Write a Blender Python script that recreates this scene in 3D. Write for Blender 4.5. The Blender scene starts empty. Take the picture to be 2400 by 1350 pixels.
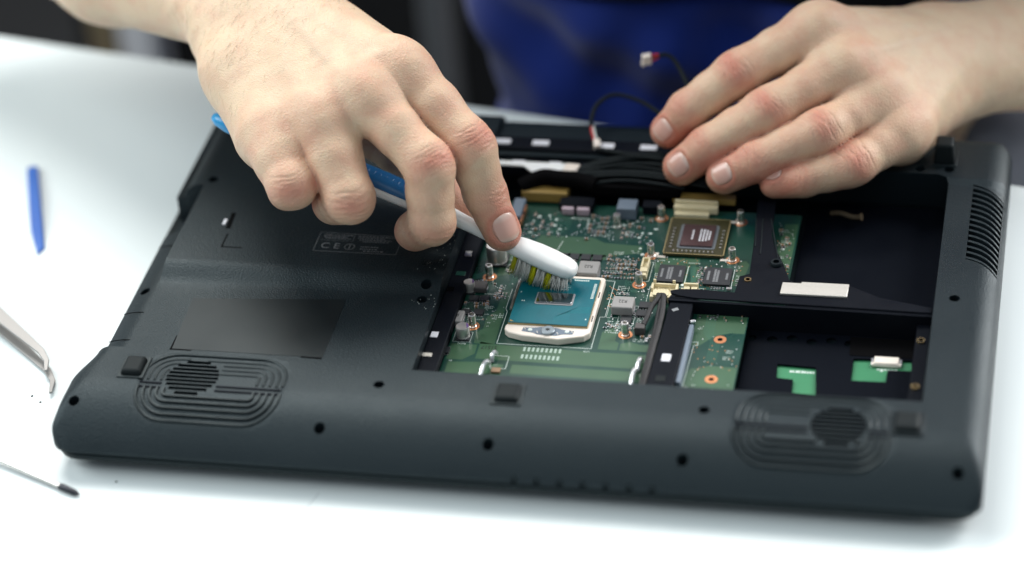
import bpy, math, random
import numpy as np
from mathutils import Vector, Matrix

# ------------------------------------------------------------------ camera, world, lamps, exposure
SC = bpy.context.scene
COL = SC.collection
S = 0.001                                   # everything below is written in millimetres

cam_d = bpy.data.cameras.new('camera')
cam = bpy.data.objects.new('camera', cam_d)
COL.objects.link(cam)
SC.camera = cam
cam_d.sensor_width = 36.0
cam_d.lens = 95.85
cam_d.clip_start = 0.02
cam_d.clip_end = 30.0
cR = Vector((0.97846, 0.19322, -0.07264)); cU = Vector((-0.05402, 0.57933, 0.81330)); cF = Vector((-0.19923, 0.79186, -0.57729))
m = Matrix((cR, cU, -cF)).transposed().to_4x4()
m.translation = Vector((234.52, -1011.75, 767.48)) * S
cam.matrix_world = m
cam_d.dof.use_dof = True
cam_d.dof.focus_distance = 1.279
cam_d.dof.aperture_fstop = 2.7

wd = bpy.data.worlds.new('World'); SC.world = wd; wd.use_nodes = True
bg = wd.node_tree.nodes['Background']
bg.inputs[0].default_value = (0.80, 0.92, 1.0, 1); bg.inputs[1].default_value = 0.37

def area(name, loc, target, size, power, color, sy=None):
    d = bpy.data.lights.new(name, 'AREA'); d.shape = 'RECTANGLE'; d.size = size; d.size_y = sy or size
    d.energy = power; d.color = color
    o = bpy.data.objects.new(name, d); COL.objects.link(o)
    o.location = Vector(loc)
    o.rotation_euler = (Vector(target) - Vector(loc)).to_track_quat('-Z', 'Y').to_euler()
    return o
area('ceiling_softbox', (-0.50, 0.85, 1.30), (0, 0.0, 0.0), 0.9, 27.5, (1.0, 0.98, 0.94), 0.7)
area('left_fill', (-1.6, 0.0, 1.15), (-0.15, 0.05, 0.0), 1.0, 28, (0.95, 1.0, 1.0), 1.0)  # unseen soft fill added on the left to brighten the table
area('right_window_light', (1.2, 1.0, 0.75), (0.15, 0.05, 0.05), 0.6, 48, (0.99, 0.97, 0.96), 1.2)
area('front_fill', (0.3, -1.2, 2.1), (0, 0, 0), 1.4, 10, (0.95, 0.99, 1.0), 1.0)

SC.view_settings.view_transform = 'Standard'
SC.view_settings.look = 'None'
SC.view_settings.exposure = -0.06
SC.view_settings.gamma = 1.0
SC.view_settings.use_curve_mapping = False
SC.cycles.use_denoising = True
SC.cycles.use_adaptive_sampling = True
SC.cycles.max_bounces = 8
SC.cycles.caustics_reflective = False
SC.cycles.caustics_refractive = False

# ------------------------------------------------------------------ materials
def mat(name, col, rough=0.5, metal=0.0, var=0.0, vscale=60, bump=0.0, bscale=1500, bdist=0.0002, spec=0.5,
        sss=0.0, coat=0.0, rvar=0.0, detail=3.0, tint=None, sheen=0.0, voro=False):
    M = bpy.data.materials.new(name); M.use_nodes = True
    nt = M.node_tree; N = nt.nodes; L = nt.links
    b = N['Principled BSDF']
    b.inputs['Base Color'].default_value = (*col, 1)
    b.inputs['Roughness'].default_value = rough
    b.inputs['Metallic'].default_value = metal
    b.inputs['Specular IOR Level'].default_value = spec
    if tint: b.inputs['Specular Tint'].default_value = (*tint, 1)
    if coat: b.inputs['Coat Weight'].default_value = coat; b.inputs['Coat Roughness'].default_value = 0.12
    if sheen: b.inputs['Sheen Weight'].default_value = sheen; b.inputs['Sheen Roughness'].default_value = 0.5
    if sss:
        b.inputs['Subsurface Weight'].default_value = sss
        b.inputs['Subsurface Radius'].default_value = (1.0, 0.8, 0.7); b.inputs['Subsurface Scale'].default_value = 0.002
    tc = N.new('ShaderNodeTexCoord')
    if var or rvar:
        nz = N.new('ShaderNodeTexNoise'); nz.inputs['Scale'].default_value = vscale; nz.inputs['Detail'].default_value = 5
        L.new(tc.outputs['Object'], nz.inputs['Vector'])
        if var:
            mx = N.new('ShaderNodeMix'); mx.data_type = 'RGBA'
            mx.inputs['A'].default_value = (*[c * (1 - var) for c in col], 1)
            mx.inputs['B'].default_value = (*[min(1, c * (1 + var)) for c in col], 1)
            L.new(nz.outputs['Fac'], mx.inputs['Factor']); L.new(mx.outputs['Result'], b.inputs['Base Color'])
        if rvar:
            mr = N.new('ShaderNodeMapRange')
            mr.inputs['From Min'].default_value = 0.3; mr.inputs['From Max'].default_value = 0.7
            mr.inputs['To Min'].default_value = max(0.03, rough - rvar); mr.inputs['To Max'].default_value = min(1, rough + rvar)
            L.new(nz.outputs['Fac'], mr.inputs['Value']); L.new(mr.outputs['Result'], b.inputs['Roughness'])
    if bump:
        nb = N.new('ShaderNodeTexVoronoi' if voro else 'ShaderNodeTexNoise'); nb.inputs['Scale'].default_value = bscale
        if not voro: nb.inputs['Detail'].default_value = detail
        L.new(tc.outputs['Object'], nb.inputs['Vector'])
        bp = N.new('ShaderNodeBump'); bp.inputs['Strength'].default_value = bump; bp.inputs['Distance'].default_value = bdist
        L.new(nb.outputs['Distance' if voro else 'Fac'], bp.inputs['Height']); L.new(bp.outputs['Normal'], b.inputs['Normal'])
    return M

M = {}
M['case'] = mat('textured_black_plastic', (0.005, 0.0088, 0.0115), 0.45, tint=(0.74, 0.93, 1.0), spec=0.32, bump=0.95, bscale=1250, bdist=0.0003, rvar=0.05, vscale=25, var=0.12)
M['case_smooth'] = mat('smooth_black_plastic', (0.004, 0.007, 0.009), 0.42, tint=(0.78, 0.96, 1.0), spec=0.29, rvar=0.06, vscale=40)
M['sticker'] = mat('worn_dark_sticker', (0.005, 0.0075, 0.009), 0.4, tint=(0.82, 0.96, 1.0), spec=0.24, rvar=0.05, vscale=30)
M['black'] = mat('black_plastic', (0.004, 0.005, 0.008), 0.5, spec=0.09, tint=(0.8, 0.9, 1.0), rvar=0.08, vscale=80, bump=0.1, bscale=900)
M['mylar'] = mat('black_mylar_film', (0.003, 0.004, 0.007), 0.55, spec=0.05, tint=(0.75, 0.88, 1.0), rvar=0.1, vscale=60, bump=0.08, bscale=90, bdist=0.001)
M['rubber'] = mat('black_rubber', (0.004, 0.006, 0.007), 0.62, spec=0.22, tint=(0.85, 0.97, 1.0), bump=0.1, bscale=800)
M['braid'] = mat('black_braided_sleeve', (0.018, 0.018, 0.02), 0.65, bump=0.8, bscale=700, bdist=0.0005)
M['deepblack'] = mat('dark_void', (0.002, 0.002, 0.0025), 0.8, spec=0.05)
M['pcb'] = mat('green_solder_mask', (0.005, 0.046, 0.032), 0.32, var=0.25, vscale=45, coat=0.25, rvar=0.06, bump=0.05, bscale=400)
M['pour'] = mat('copper_pour_green', (0.040, 0.100, 0.052), 0.34, var=0.14, vscale=60, coat=0.2)
M['trace'] = mat('green_trace', (0.032, 0.120, 0.080), 0.34)
M['pcbedge'] = mat('board_edge', (0.10, 0.19, 0.09), 0.5)
M['silk'] = mat('white_silkscreen', (0.60, 0.68, 0.64), 0.6)
M['padgrey'] = mat('pale_green_print', (0.36, 0.46, 0.40), 0.6)
M['ink'] = mat('black_ink', (0.008, 0.012, 0.010), 0.6)
M['copper'] = mat('bare_copper', (0.72, 0.31, 0.15), 0.34, metal=0.85, var=0.15, vscale=500)
M['steel'] = mat('nickel_steel', (0.80, 0.78, 0.74), 0.3, metal=1.0, rvar=0.06, vscale=300)
M['dullsteel'] = mat('brushed_steel', (0.58, 0.57, 0.54), 0.36, metal=1.0, rvar=0.08, vscale=200)
M['tin'] = mat('solder_tin', (0.75, 0.76, 0.78), 0.3, metal=0.9)
M['gold'] = mat('gold_plate', (0.75, 0.52, 0.20), 0.32, metal=0.9, var=0.1, vscale=400)
M['brass'] = mat('brass', (0.80, 0.60, 0.26), 0.25, metal=1.0)
M['alu'] = mat('aluminium_can', (0.62, 0.61, 0.59), 0.36, metal=0.8, rvar=0.05, vscale=300)
M['purple'] = mat('purple_print', (0.13, 0.07, 0.22), 0.5)
M['ferrite'] = mat('grey_ferrite', (0.27, 0.265, 0.26), 0.55, var=0.1, vscale=700, bump=0.15, bscale=3000)
M['ferrite_d'] = mat('dark_ferrite', (0.06, 0.055, 0.055), 0.5, var=0.15, vscale=500)
M['chip'] = mat('black_chip_resin', (0.016, 0.019, 0.023), 0.45, bump=0.12, bscale=2500, bdist=0.0001)
M['chipprint'] = mat('grey_chip_print', (0.20, 0.21, 0.22), 0.6)
M['teal'] = mat('teal_substrate', (0.0, 0.118, 0.150), 0.33, var=0.15, vscale=150, coat=0.15)
M['teal_edge'] = mat('tan_substrate_edge', (0.33, 0.25, 0.11), 0.5)
M['die'] = mat('mirror_silicon', (0.42, 0.44, 0.47), 0.1, metal=1.0, rvar=0.03, vscale=200)
M['paste'] = mat('thermal_paste', (0.32, 0.32, 0.33), 0.55)
M['ivory'] = mat('ivory_socket_plastic', (0.78, 0.70, 0.62), 0.45, sss=0.1, var=0.05, vscale=200)
M['cream'] = mat('cream_connector_plastic', (0.66, 0.58, 0.38), 0.45, sss=0.1, var=0.06, vscale=300)
M['olive'] = mat('olive_gpu_substrate', (0.034, 0.032, 0.010), 0.38, var=0.12, vscale=200)
M['gpudie'] = mat('dark_red_silicon', (0.13, 0.085, 0.09), 0.2, metal=0.6)
M['tweezer'] = mat('satin_steel', (0.30, 0.29, 0.28), 0.5, metal=0.35)
M['zinc'] = mat('zinc_screw', (0.22, 0.26, 0.29), 0.4, metal=0.4)
M['gpuring'] = mat('grey_gpu_underfill', (0.12, 0.135, 0.15), 0.4)
M['pink'] = mat('pink_jack_plastic', (0.46, 0.36, 0.42), 0.45)
M['bluegrey'] = mat('blue_grey_plastic', (0.13, 0.17, 0.22), 0.45)
M['brown'] = mat('brown_ceramic', (0.25, 0.15, 0.08), 0.45)
M['white'] = mat('white_plastic', (0.82, 0.84, 0.83), 0.32, sss=0.15, coat=0.1)
M['blue'] = mat('blue_rubber_grip', (0.008, 0.115, 0.30), 0.4, var=0.06, vscale=150)
M['cyan'] = mat('bright_blue_plastic', (0.01, 0.26, 0.55), 0.33)
M['br_w'] = mat('white_bristle', (0.84, 0.83, 0.79), 0.4)
M['br_y'] = mat('yellow_green_bristle', (0.66, 0.66, 0.02), 0.4)
M['tool'] = mat('blue_tool_plastic', (0.02, 0.12, 0.46), 0.4, var=0.08, vscale=60)
M['table'] = mat('white_laminate', (0.70, 0.765, 0.775), 0.42, var=0.012, vscale=6, rvar=0.05, bump=0.04, bscale=500)
M['red'] = mat('red_wire', (0.6, 0.03, 0.03), 0.4)
M['foil'] = mat('pale_metal_strip', (0.60, 0.58, 0.53), 0.42, metal=0.55, var=0.08, vscale=900, bump=0.25, bscale=1200)
M['pad'] = mat('white_foam_pad', (0.66, 0.67, 0.72), 0.6)
M['goldtape'] = mat('amber_tape', (0.30, 0.20, 0.055), 0.42)
M['stale'] = mat('dull_wire_end', (0.10, 0.075, 0.045), 0.5)
M['driver_dark'] = mat('blackened_steel', (0.04, 0.042, 0.05), 0.4, metal=0.7)

# ------------------------------------------------------------------ mesh helpers
def finish(me, angle=None, smooth=True):
    if smooth:
        me.polygons.foreach_set('use_smooth', [True] * len(me.polygons))
        if angle is not None: me.set_sharp_from_angle(angle=math.radians(angle))

class MB:
    """collects shapes (in millimetres) and links them as one mesh object"""
    def __init__(s): s.v = []; s.f = []; s.m = []; s.mi = 0
    def mat(s, i): s.mi = i; return s
    def add(s, vs, fs):
        o = len(s.v); s.v += [tuple(p) for p in vs]
        s.f += [tuple(o + i for i in f) for f in fs]; s.m += [s.mi] * len(fs); return s
    def box(s, c, d, rz=0.0, taper=1.0):
        cx, cy, cz = c; a, b, h = d[0] / 2, d[1] / 2, d[2] / 2
        co, si = math.cos(rz), math.sin(rz); vs = []
        for z, k in ((-h, 1.0), (h, taper)):
            for x, y in ((-a, -b), (a, -b), (a, b), (-a, b)):
                x *= k; y *= k
                vs.append((cx + x * co - y * si, cy + x * si + y * co, cz + z))
        return s.add(vs, [(3, 2, 1, 0), (4, 5, 6, 7), (0, 1, 5, 4), (1, 2, 6, 5), (2, 3, 7, 6), (3, 0, 4, 7)])
    def prism(s, poly, z0, z1, cap=True):
        n = len(poly)
        if sum(poly[k][0] * poly[(k + 1) % n][1] - poly[(k + 1) % n][0] * poly[k][1] for k in range(n)) < 0: poly = list(poly)[::-1]
        vs = [(x, y, z0) for x, y in poly] + [(x, y, z1) for x, y in poly]
        fs = [(i, (i + 1) % n, n + (i + 1) % n, n + i) for i in range(n)]
        if cap: fs += [tuple(range(n - 1, -1, -1)), tuple(range(n, 2 * n))]
        return s.add(vs, fs)
    def sheet(s, poly, z): 
        return s.add([(x, y, z) for x, y in poly], [tuple(range(len(poly)))])
    def lathe(s, prof, c, n=20, axis=None):
        cx, cy, cz = c; vs = []; fs = []
        for r, z in prof:
            for k in range(n):
                a = 2 * math.pi * k / n; vs.append((cx + r * math.cos(a), cy + r * math.sin(a), cz + z))
        for i in range(len(prof) - 1):
            for k in range(n):
                k2 = (k + 1) % n; fs.append((i * n + k, i * n + k2, (i + 1) * n + k2, (i + 1) * n + k))
        fs.append(tuple(range(n - 1, -1, -1))); fs.append(tuple(range((len(prof) - 1) * n, len(prof) * n)))
        return s.add(vs, fs)
    def tube(s, pts, r, n=8, rb=None, flat=None):
        P = [Vector(p) for p in pts]; vs = []; fs = []; up = Vector((0, 0, 1)); N = len(P)
        rr = r if isinstance(r, (list, tuple)) else [r] * N
        for i, p in enumerate(P):
            t = (P[min(i + 1, N - 1)] - P[max(i - 1, 0)]).normalized()
            a = t.cross(up)
            if a.length < 1e-3: a = t.cross(Vector((0, 1, 0)))
            a.normalize(); b = a.cross(t).normalized()
            for k in range(n):
                w = 2 * math.pi * k / n
                q = p + a * (math.cos(w) * rr[i]) + b * (math.sin(w) * (rb[i] if rb else rr[i]))
                vs.append(q)
        for i in range(N - 1):
            for k in range(n):
                k2 = (k + 1) % n; fs.append((i * n + k, i * n + k2, (i + 1) * n + k2, (i + 1) * n + k))
        fs.append(tuple(range(n - 1, -1, -1))); fs.append(tuple(range((N - 1) * n, N * n)))
        return s.add(vs, fs)
    def line(s, pts, w, z, close=False):
        """a flat printed line of width w"""
        q = list(pts) + ([pts[0]] if close else [])
        for (x0, y0), (x1, y1) in zip(q, q[1:]):
            dx, dy = x1 - x0, y1 - y0; l = math.hypot(dx, dy) or 1
            nx, ny = -dy / l * w / 2, dx / l * w / 2; ex, ey = dx / l * w / 2, dy / l * w / 2
            s.sheet([(x0 - ex - nx, y0 - ey - ny), (x1 + ex - nx, y1 + ey - ny), (x1 + ex + nx, y1 + ey + ny), (x0 - ex + nx, y0 - ey + ny)], z)
        return s
    def mesh(s, name, mats, angle=35):
        me = bpy.data.meshes.new(name)
        me.from_pydata([(x * S, y * S, z * S) for x, y, z in s.v], [], s.f)
        for m_ in (mats if isinstance(mats, (list, tuple)) else [mats]): me.materials.append(m_)
        if any(s.m): me.polygons.foreach_set('material_index', s.m)
        me.update(); finish(me, angle)
        return me
    def build(s, name, mats, parent=None, angle=35, bevel=0, loc=None, seg=2):
        return link(name, s.mesh(name, mats, angle), parent, bevel, loc, seg)

def link(name, me, parent=None, bevel=0, loc=None, seg=2, rz=0):
    o = bpy.data.objects.new(name, me); COL.objects.link(o)
    if parent: o.parent = parent
    if loc: o.location = Vector(loc) * S
    if rz: o.rotation_euler.z = rz
    if bevel:
        b = o.modifiers.new('bevel', 'BEVEL'); b.width = bevel * S; b.segments = seg; b.limit_method = 'ANGLE'; b.angle_limit = math.radians(40)
    return o

def tag(o, label=None, cat=None, group=None, kind=None):
    if label: o['label'] = label
    if cat: o['category'] = cat
    if group: o['group'] = group
    if kind: o['kind'] = kind
    return o
def thing(name, label, cat, loc=(0, 0, 0), group=None):
    o = bpy.data.objects.new(name, None); COL.objects.link(o); o.location = Vector(loc) * S; o.empty_display_size = 0.02
    return tag(o, label, cat, group)

DG = bpy.context.evaluated_depsgraph_get
def carve(me, cutters, angle=32):
    """mesh minus closed cutters (boolean), returned as a plain mesh"""
    a = bpy.data.objects.new('tmp_a', me); COL.objects.link(a)
    tmp = [a]
    for c in cutters:
        b = bpy.data.objects.new('tmp_b', c); COL.objects.link(b); tmp.append(b); b.hide_render = True
        md = a.modifiers.new('cut', 'BOOLEAN'); md.operation = 'DIFFERENCE'; md.object = b; md.solver = 'EXACT'
    bpy.context.view_layer.update()
    dg = DG()
    r = bpy.data.meshes.new_from_object(a.evaluated_get(dg))
    for o in tmp: bpy.data.objects.remove(o)
    finish(r, angle)
    return r

def text_mesh(txt, size, mats, extrude=0.02, align='CENTER'):
    c = bpy.data.curves.new('txt', 'FONT'); c.body = txt; c.size = size * S; c.align_x = align; c.align_y = 'CENTER'; c.extrude = extrude * S
    o = bpy.data.objects.new('txt', c); COL.objects.link(o); bpy.context.view_layer.update()
    me = bpy.data.meshes.new_from_object(o.evaluated_get(DG())); bpy.data.objects.remove(o)
    me.materials.clear(); me.materials.append(mats)
    return me
def text(parent, name, txt, size, loc, m_, rz=0, sx=1.0):
    o = link(name, text_mesh(txt, size, m_), parent, loc=loc, rz=rz); o.scale.x = sx
    return o

def rrect(x0, y0, x1, y1, r, n=5):
    out = []
    for cx, cy, a0 in ((x1 - r, y0 + r, -90), (x1 - r, y1 - r, 0), (x0 + r, y1 - r, 90), (x0 + r, y0 + r, 180)):
        for k in range(n + 1):
            a = math.radians(a0 + 90 * k / n); out.append((cx + r * math.cos(a), cy + r * math.sin(a)))
    return out
def circle(cx, cy, r, n=20): return [(cx + r * math.cos(2 * math.pi * k / n), cy + r * math.sin(2 * math.pi * k / n)) for k in range(n)]
def catmull(P, n=6):
    P = [Vector(p) for p in P]; out = []
    for i in range(len(P) - 1):
        a, b, c, d = P[max(i - 1, 0)], P[i], P[i + 1], P[min(i + 2, len(P) - 1)]
        for k in range(n):
            t = k / n
            out.append(0.5 * (2 * b + (c - a) * t + (2 * a - 5 * b + 4 * c - d) * t * t + (3 * b - a - 3 * c + d) * t ** 3))
    return out + [P[-1]]
rnd = random.Random(7)

# ------------------------------------------------------------------ the setting: floor far below, table
fl = MB().add([(-4000, -3000, -740), (4000, -3000, -740), (4000, 5000, -740), (-4000, 5000, -740)], [(0, 1, 2, 3)])
tag(fl.build('floor', mat('dark_floor', (0.012, 0.012, 0.013), 0.6, var=0.3, vscale=3)), kind='structure')

ang = math.atan2(-107, 583)
def tb(u, w): return (-84 + u * math.cos(ang) - w * math.sin(ang), 206 + u * math.sin(ang) + w * math.cos(ang))
table = thing('table', 'white laminate table that the upside-down laptop lies on', 'table', (0, -200, -740))
tp = MB().prism([tb(-800, -860), tb(800, -860), tb(800, 0), tb(-800, 0)], -28, 0)
o = tp.build('tabletop', M['table'], table, bevel=1.5); o.location = Vector((0, 200, 740)) * S
for u, w in ((-760, -40), (760, -40), (-760, -820), (760, -820)):
    x, y = tb(u, w)
    o = MB().box((x, y, -384), (45, 45, 711), ang).build('leg', M['dullsteel'], table); o.location = Vector((0, 200, 740)) * S

# ------------------------------------------------------------------ the laptop
laptop = thing('laptop', 'opened black laptop lying upside down with its green circuit board exposed', 'laptop')

def sstep(t): t = np.clip(t, 0, 1); return t * t * (3 - 2 * t)
def zcase(x, y):
    x = np.asarray(x, float); y = np.asarray(y, float)
    z = 29.5 + 0 * (x + y)
    left = sstep((-53.0 - x) / 0.5 + 1)                       # main panel to the left of the opening
    z = z + left * (y > -64) * (4.6 * sstep((y + 12) / 16.0))
    z = z + 1.5 * sstep((y - 104) / 6) * (1 - left)
    tf = np.clip((-83 - y) / 36.5, 0, 1); df = 16.2 * tf ** 2.3
    tr = np.clip((x - 193) / 11.5, 0, 1); dr = 9.0 * (1 - np.sqrt(1 - 0.985 * tr ** 2))
    tl = np.clip((-199.5 - x) / 12.5, 0, 1); dl = 9.5 * (1 - np.sqrt(1 - 0.985 * tl ** 2)) * (y < -61.6)
    tk = np.clip((y - 139) / 11, 0, 1); dk = 9 * (1 - np.sqrt(1 - 0.985 * tk ** 2))
    tm = np.clip((-191 - x) / 15, 0, 1); dm = 10 * (1 - np.sqrt(1 - 0.985 * tm ** 2)) * (y > 68)
    z = np.maximum(z - (df ** 3.2 + dr ** 3.2 + dl ** 3.2 + dk ** 3.2 + dm ** 3.2) ** (1 / 3.2), 12.4)
    ledge = sstep((-190.3 - x) / 0.5) * sstep((y + 62.5) / 0.5) * (1 - sstep((y - 67.5) / 0.5))
    zl = 22.6 - 8.0 * sstep((y - 43.5) / 2.5) - 5.0 * np.clip((-196 - x) / 16, 0, 1) ** 1.5
    z = z * (1 - ledge) + zl * ledge
    for cx, cy in ((-142.5, -86.0), (130.0, -88.0)):         # shallow dishes round the speakers
        qx = np.abs(x - cx) - (34.8 - 15); qy = np.abs(y - cy) - (22.0 - 15)
        sd = np.hypot(np.maximum(qx, 0), np.maximum(qy, 0)) + np.minimum(np.maximum(qx, qy), 0) - 15
        z = z - 0.8 * sstep(-sd / 2.6)
    return z
def zc(x, y): return float(zcase(x, y))

X0, X1, Y0, Y1 = -212.0, 204.5, -119.5, 149.5
def axis(a, b, base, dense):
    s = list(np.arange(a, b, base)) + [b]
    for p, q, st in dense: s += list(np.arange(p, q, st))
    s = np.unique(np.round([t for t in s if a <= t <= b], 3))
    keep = [s[0]]
    for t in s[1:]:
        if t - keep[-1] > 0.2: keep.append(t)
    return np.array(keep)
xs = axis(X0, X1, 6, [(X0, -186, 1.5), (-192, -189.5, .25), (-180, -105, 2.2), (93, 168, 2.2), (-55, -52, .4), (186, X1, 1.25)])
ys = axis(Y0, Y1, 5, [(Y0, -62, 1.5), (-66, -61, .4), (-10, 6, 1), (42, 48, .6), (66, 70, .3), (102, 112, 1.5), (137, Y1, 1.2)])
gx, gy = np.meshgrid(xs, ys, indexing='ij'); gz = zcase(gx, gy)
px, py = gx.copy(), gy.copy()
for cx, cy, sx, sy, r in ((X0, Y0, 1, 1, 10), (X1, Y0, -1, 1, 6.5), (X1, Y1, -1, -1, 12), (X0, Y1, 1, -1, 10)):
    a = (cx + sx * r - gx) / (sx * r); b = (cy + sy * r - gy) / (sy * r)
    k = (a > 0) & (b > 0); a_ = a * np.sqrt(np.clip(1 - b * b / 2, 0, 1)); b_ = b * np.sqrt(np.clip(1 - a * a / 2, 0, 1))
    px = np.where(k, cx + sx * r - sx * r * a_, px); py = np.where(k, cy + sy * r - sy * r * b_, py)
px = px + 6.0 * sstep((gy + 84) / 22) * np.clip((-191 - gx) / 21, 0, 1)      # the ledge side is set in behind the palm rest
nx, ny = len(xs), len(ys)
V = [(px[i, j], py[i, j], gz[i, j]) for i in range(nx) for j in range(ny)]
Fc = [(i * ny + j, (i + 1) * ny + j, (i + 1) * ny + j + 1, i * ny + j + 1) for i in range(nx - 1) for j in range(ny - 1)]
loop = [i * ny for i in range(nx)] + [(nx - 1) * ny + j for j in range(1, ny)] + [i * ny + ny - 1 for i in range(nx - 2, -1, -1)] + [j for j in range(ny - 2, 0, -1)]
b0 = len(V); n = len(loop)
V += [(V[i][0], V[i][1], 11.6) for i in loop]
Fc += [(loop[(k + 1) % n], loop[k], b0 + k, b0 + (k + 1) % n) for k in range(n)] + [tuple(b0 + k for k in range(n - 1, -1, -1))]
case = MB(); case.add(V, Fc)

OPEN = [(-53.2, -66.5), (175.5, -66.5)] + [(175.5, 106), (174, 110), (170, 112)] + [(-53.2, 112)]
holes = [(-203.5, -100.5), (-87, -105.5), (-10, -107.5), (76, -108.5), (193.5, -106.5), (-65.7, -78.5), (82, -82), (-60.3, -3.6), (-60.6, -12.6),
         (184.4, 11.5), (161, 116), (175, 116.5), (-187, 72.5), (-199.8, -7.2)]
cut = MB(); cut.prism(OPEN, 8.0, 60)
for x, y in holes:
    z = zc(x, y); cut.prism(circle(x, y, 2.55, 20), z - 6, 60)
SPK = [(-142.5, -86.0, -152.8, -80.8), (130.0, -88.0, 141.0, -85.5)]
for cx, cy, kx, ky in SPK:
    for k in range(-4, 5):
        off = k * 2.75; hl = math.sqrt(max(12.4 ** 2 - off * off, 1))
        cut.prism([(kx - hl, ky + off - 1.0), (kx + hl, ky + off - 1.0), (kx + hl - .3, ky + off + 1.0), (kx - hl + .3, ky + off + 1.0)], 12.5, 60)
def vent_y(t): return -9.5 * t ** 1.5
VT = [k / 8 for k in range(9)]
cut.prism([(187.4 + 15.0 * t, 43.0 + vent_y(t)) for t in VT] + [(187.4 + 15.0 * t, 106.0 + vent_y(t)) for t in reversed(VT)], 13, 60)
for k in range(7):                                          # thumb notches along the front rim
    x = 3 + k * 10.2; cut.prism(rrect(x - 1.5, -124, x + 1.5, -117.6, 1.2, 3), 11.5, 17.5)
cm = carve(case.mesh('case_solid', M['case']), [cut.mesh('case_cut', M['case'])], 30)
bottom = link('bottom_case', cm, laptop)

MB().prism(rrect(X0 + 1.4, Y0 + 1.2, X1 - 1.1, Y1 - 2, 11), 6.2, 10.6).build('keyboard_deck', M['case_smooth'], laptop, bevel=1.4)
MB().prism(rrect(X0 + 14, Y0 + 16, X1 - 14, Y1 - 6, 8), 0.0, 6.1).build('display_lid', M['case_smooth'], laptop, bevel=1.5)

for x, y in holes:
    z = zc(x, y)
    s_ = MB().lathe([(2.3, 0), (2.3, .8), (1.9, 1.2), (0.9, 1.25), (0.7, .6)], (0, 0, 0), 14)
    s_.build('screw', M['driver_dark'], bottom, loc=(x, y, z - 6.0))

def foot(x, y, sx, sy, z0, h, rz=0):
    f = MB().box((0, 0, h / 2), (sx, sy, h), 0, 0.82)
    o = f.build('rubber_foot', M['rubber'], bottom, bevel=1.3, loc=(x, y, z0 - .3), seg=3)
    MB().box((0, 0, 0.3), (sx + 2.2, sy + 2.2, .6)).build('foot_base', M['case_smooth'], bottom, bevel=.3, loc=(x, y, z0 - .1)); return o
foot(-181.5, -77.5, 10.5, 13.5, zc(-181, -78), 3.4); foot(-6, -80, 12, 13, zc(-6, -80), 3.0); foot(170.5, -82.5, 12, 13.5, zc(170, -83), 3.0)
foot(172.3, 126, 10.5, 11.5, zc(172, 126), 11.0)

# speaker grilles: nested ridges that follow the curved palm rest
for cx, cy, kx, ky in SPK:
    for k in range(5):
        w, h, r = 33.5 - 3.1 * k, 20.8 - 3.1 * k, max(14.5 - 3.1 * k, 1.5)
        for half in (1, -1):
            y_in = cy + half * 2.6 - 1.0
            pts = []
            for a in range(0, 91, 15):
                t = math.radians(a); pts.append((cx - w + r - r * math.cos(t), cy + half * (h - r + r * math.sin(t))))
            arc2 = [(2 * cx - p[0], p[1]) for p in reversed(pts)]
            path = [(pts[0][0], y_in)] + pts + arc2 + [(arc2[-1][0], y_in)]
            full = []
            for p, q in zip(path, path[1:]):
                nseg = max(1, int(math.hypot(q[0] - p[0], q[1] - p[1]) / 4))
                for t in range(nseg): full.append((p[0] + (q[0] - p[0]) * t / nseg, p[1] + (q[1] - p[1]) * t / nseg))
            full.append(path[-1])
            run = []
            runs = []
            for p in full:                                   # leave the round speaker opening free
                if math.hypot(p[0] - kx, p[1] - ky) > 12.8: run.append(p)
                else:
                    if len(run) > 2: runs.append(run)
                    run = []
            if len(run) > 2: runs.append(run)
            for r_ in runs: MB().tube([(x, y, zc(x, y) + .10) for x, y in r_], .72, 6, rb=[.95 if half < 0 else .45] * len(r_)).build('grille_ridge', M['case_smooth'], bottom, 50)
    for yy in (cy - .6, cy - 3.4):
        for xa, xb in ((cx - 33.5, kx - 13), (kx + 13, cx + 33)):
            if xb - xa > 3:
                p_ = [(xa + (xb - xa) * t / 8, yy) for t in range(9)]
                MB().tube([(x, y, zc(x, y) + .1) for x, y in p_], .75, 6, rb=[.5] * 9).build('grille_bar', M['black'], bottom, 50)

for k in range(14):                                         # side vent slats
    y0 = 104.6 - k * 4.55; vs = []; fs = []
    for i, t in enumerate(VT):
        x = 187.2 + 15.4 * t; y = y0 + vent_y(t); z = zc(min(x, 203), y) - .2
        vs += [(x, y - .85, z - 4), (x, y - .85, z - .25), (x, y - .3, z), (x, y + .5, z - .1), (x, y + .8, z - 4)]
    for i in range(8):
        a, b = 5 * i, 5 * i + 5
        for q in range(5): fs.append((a + q, b + q, b + (q + 1) % 5, a + (q + 1) % 5))
    fs += [(4, 3, 2, 1, 0), (40, 41, 42, 43, 44)]
    MB().add(vs, fs).build('vent_slat', M['case'], bottom, 40)

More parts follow.
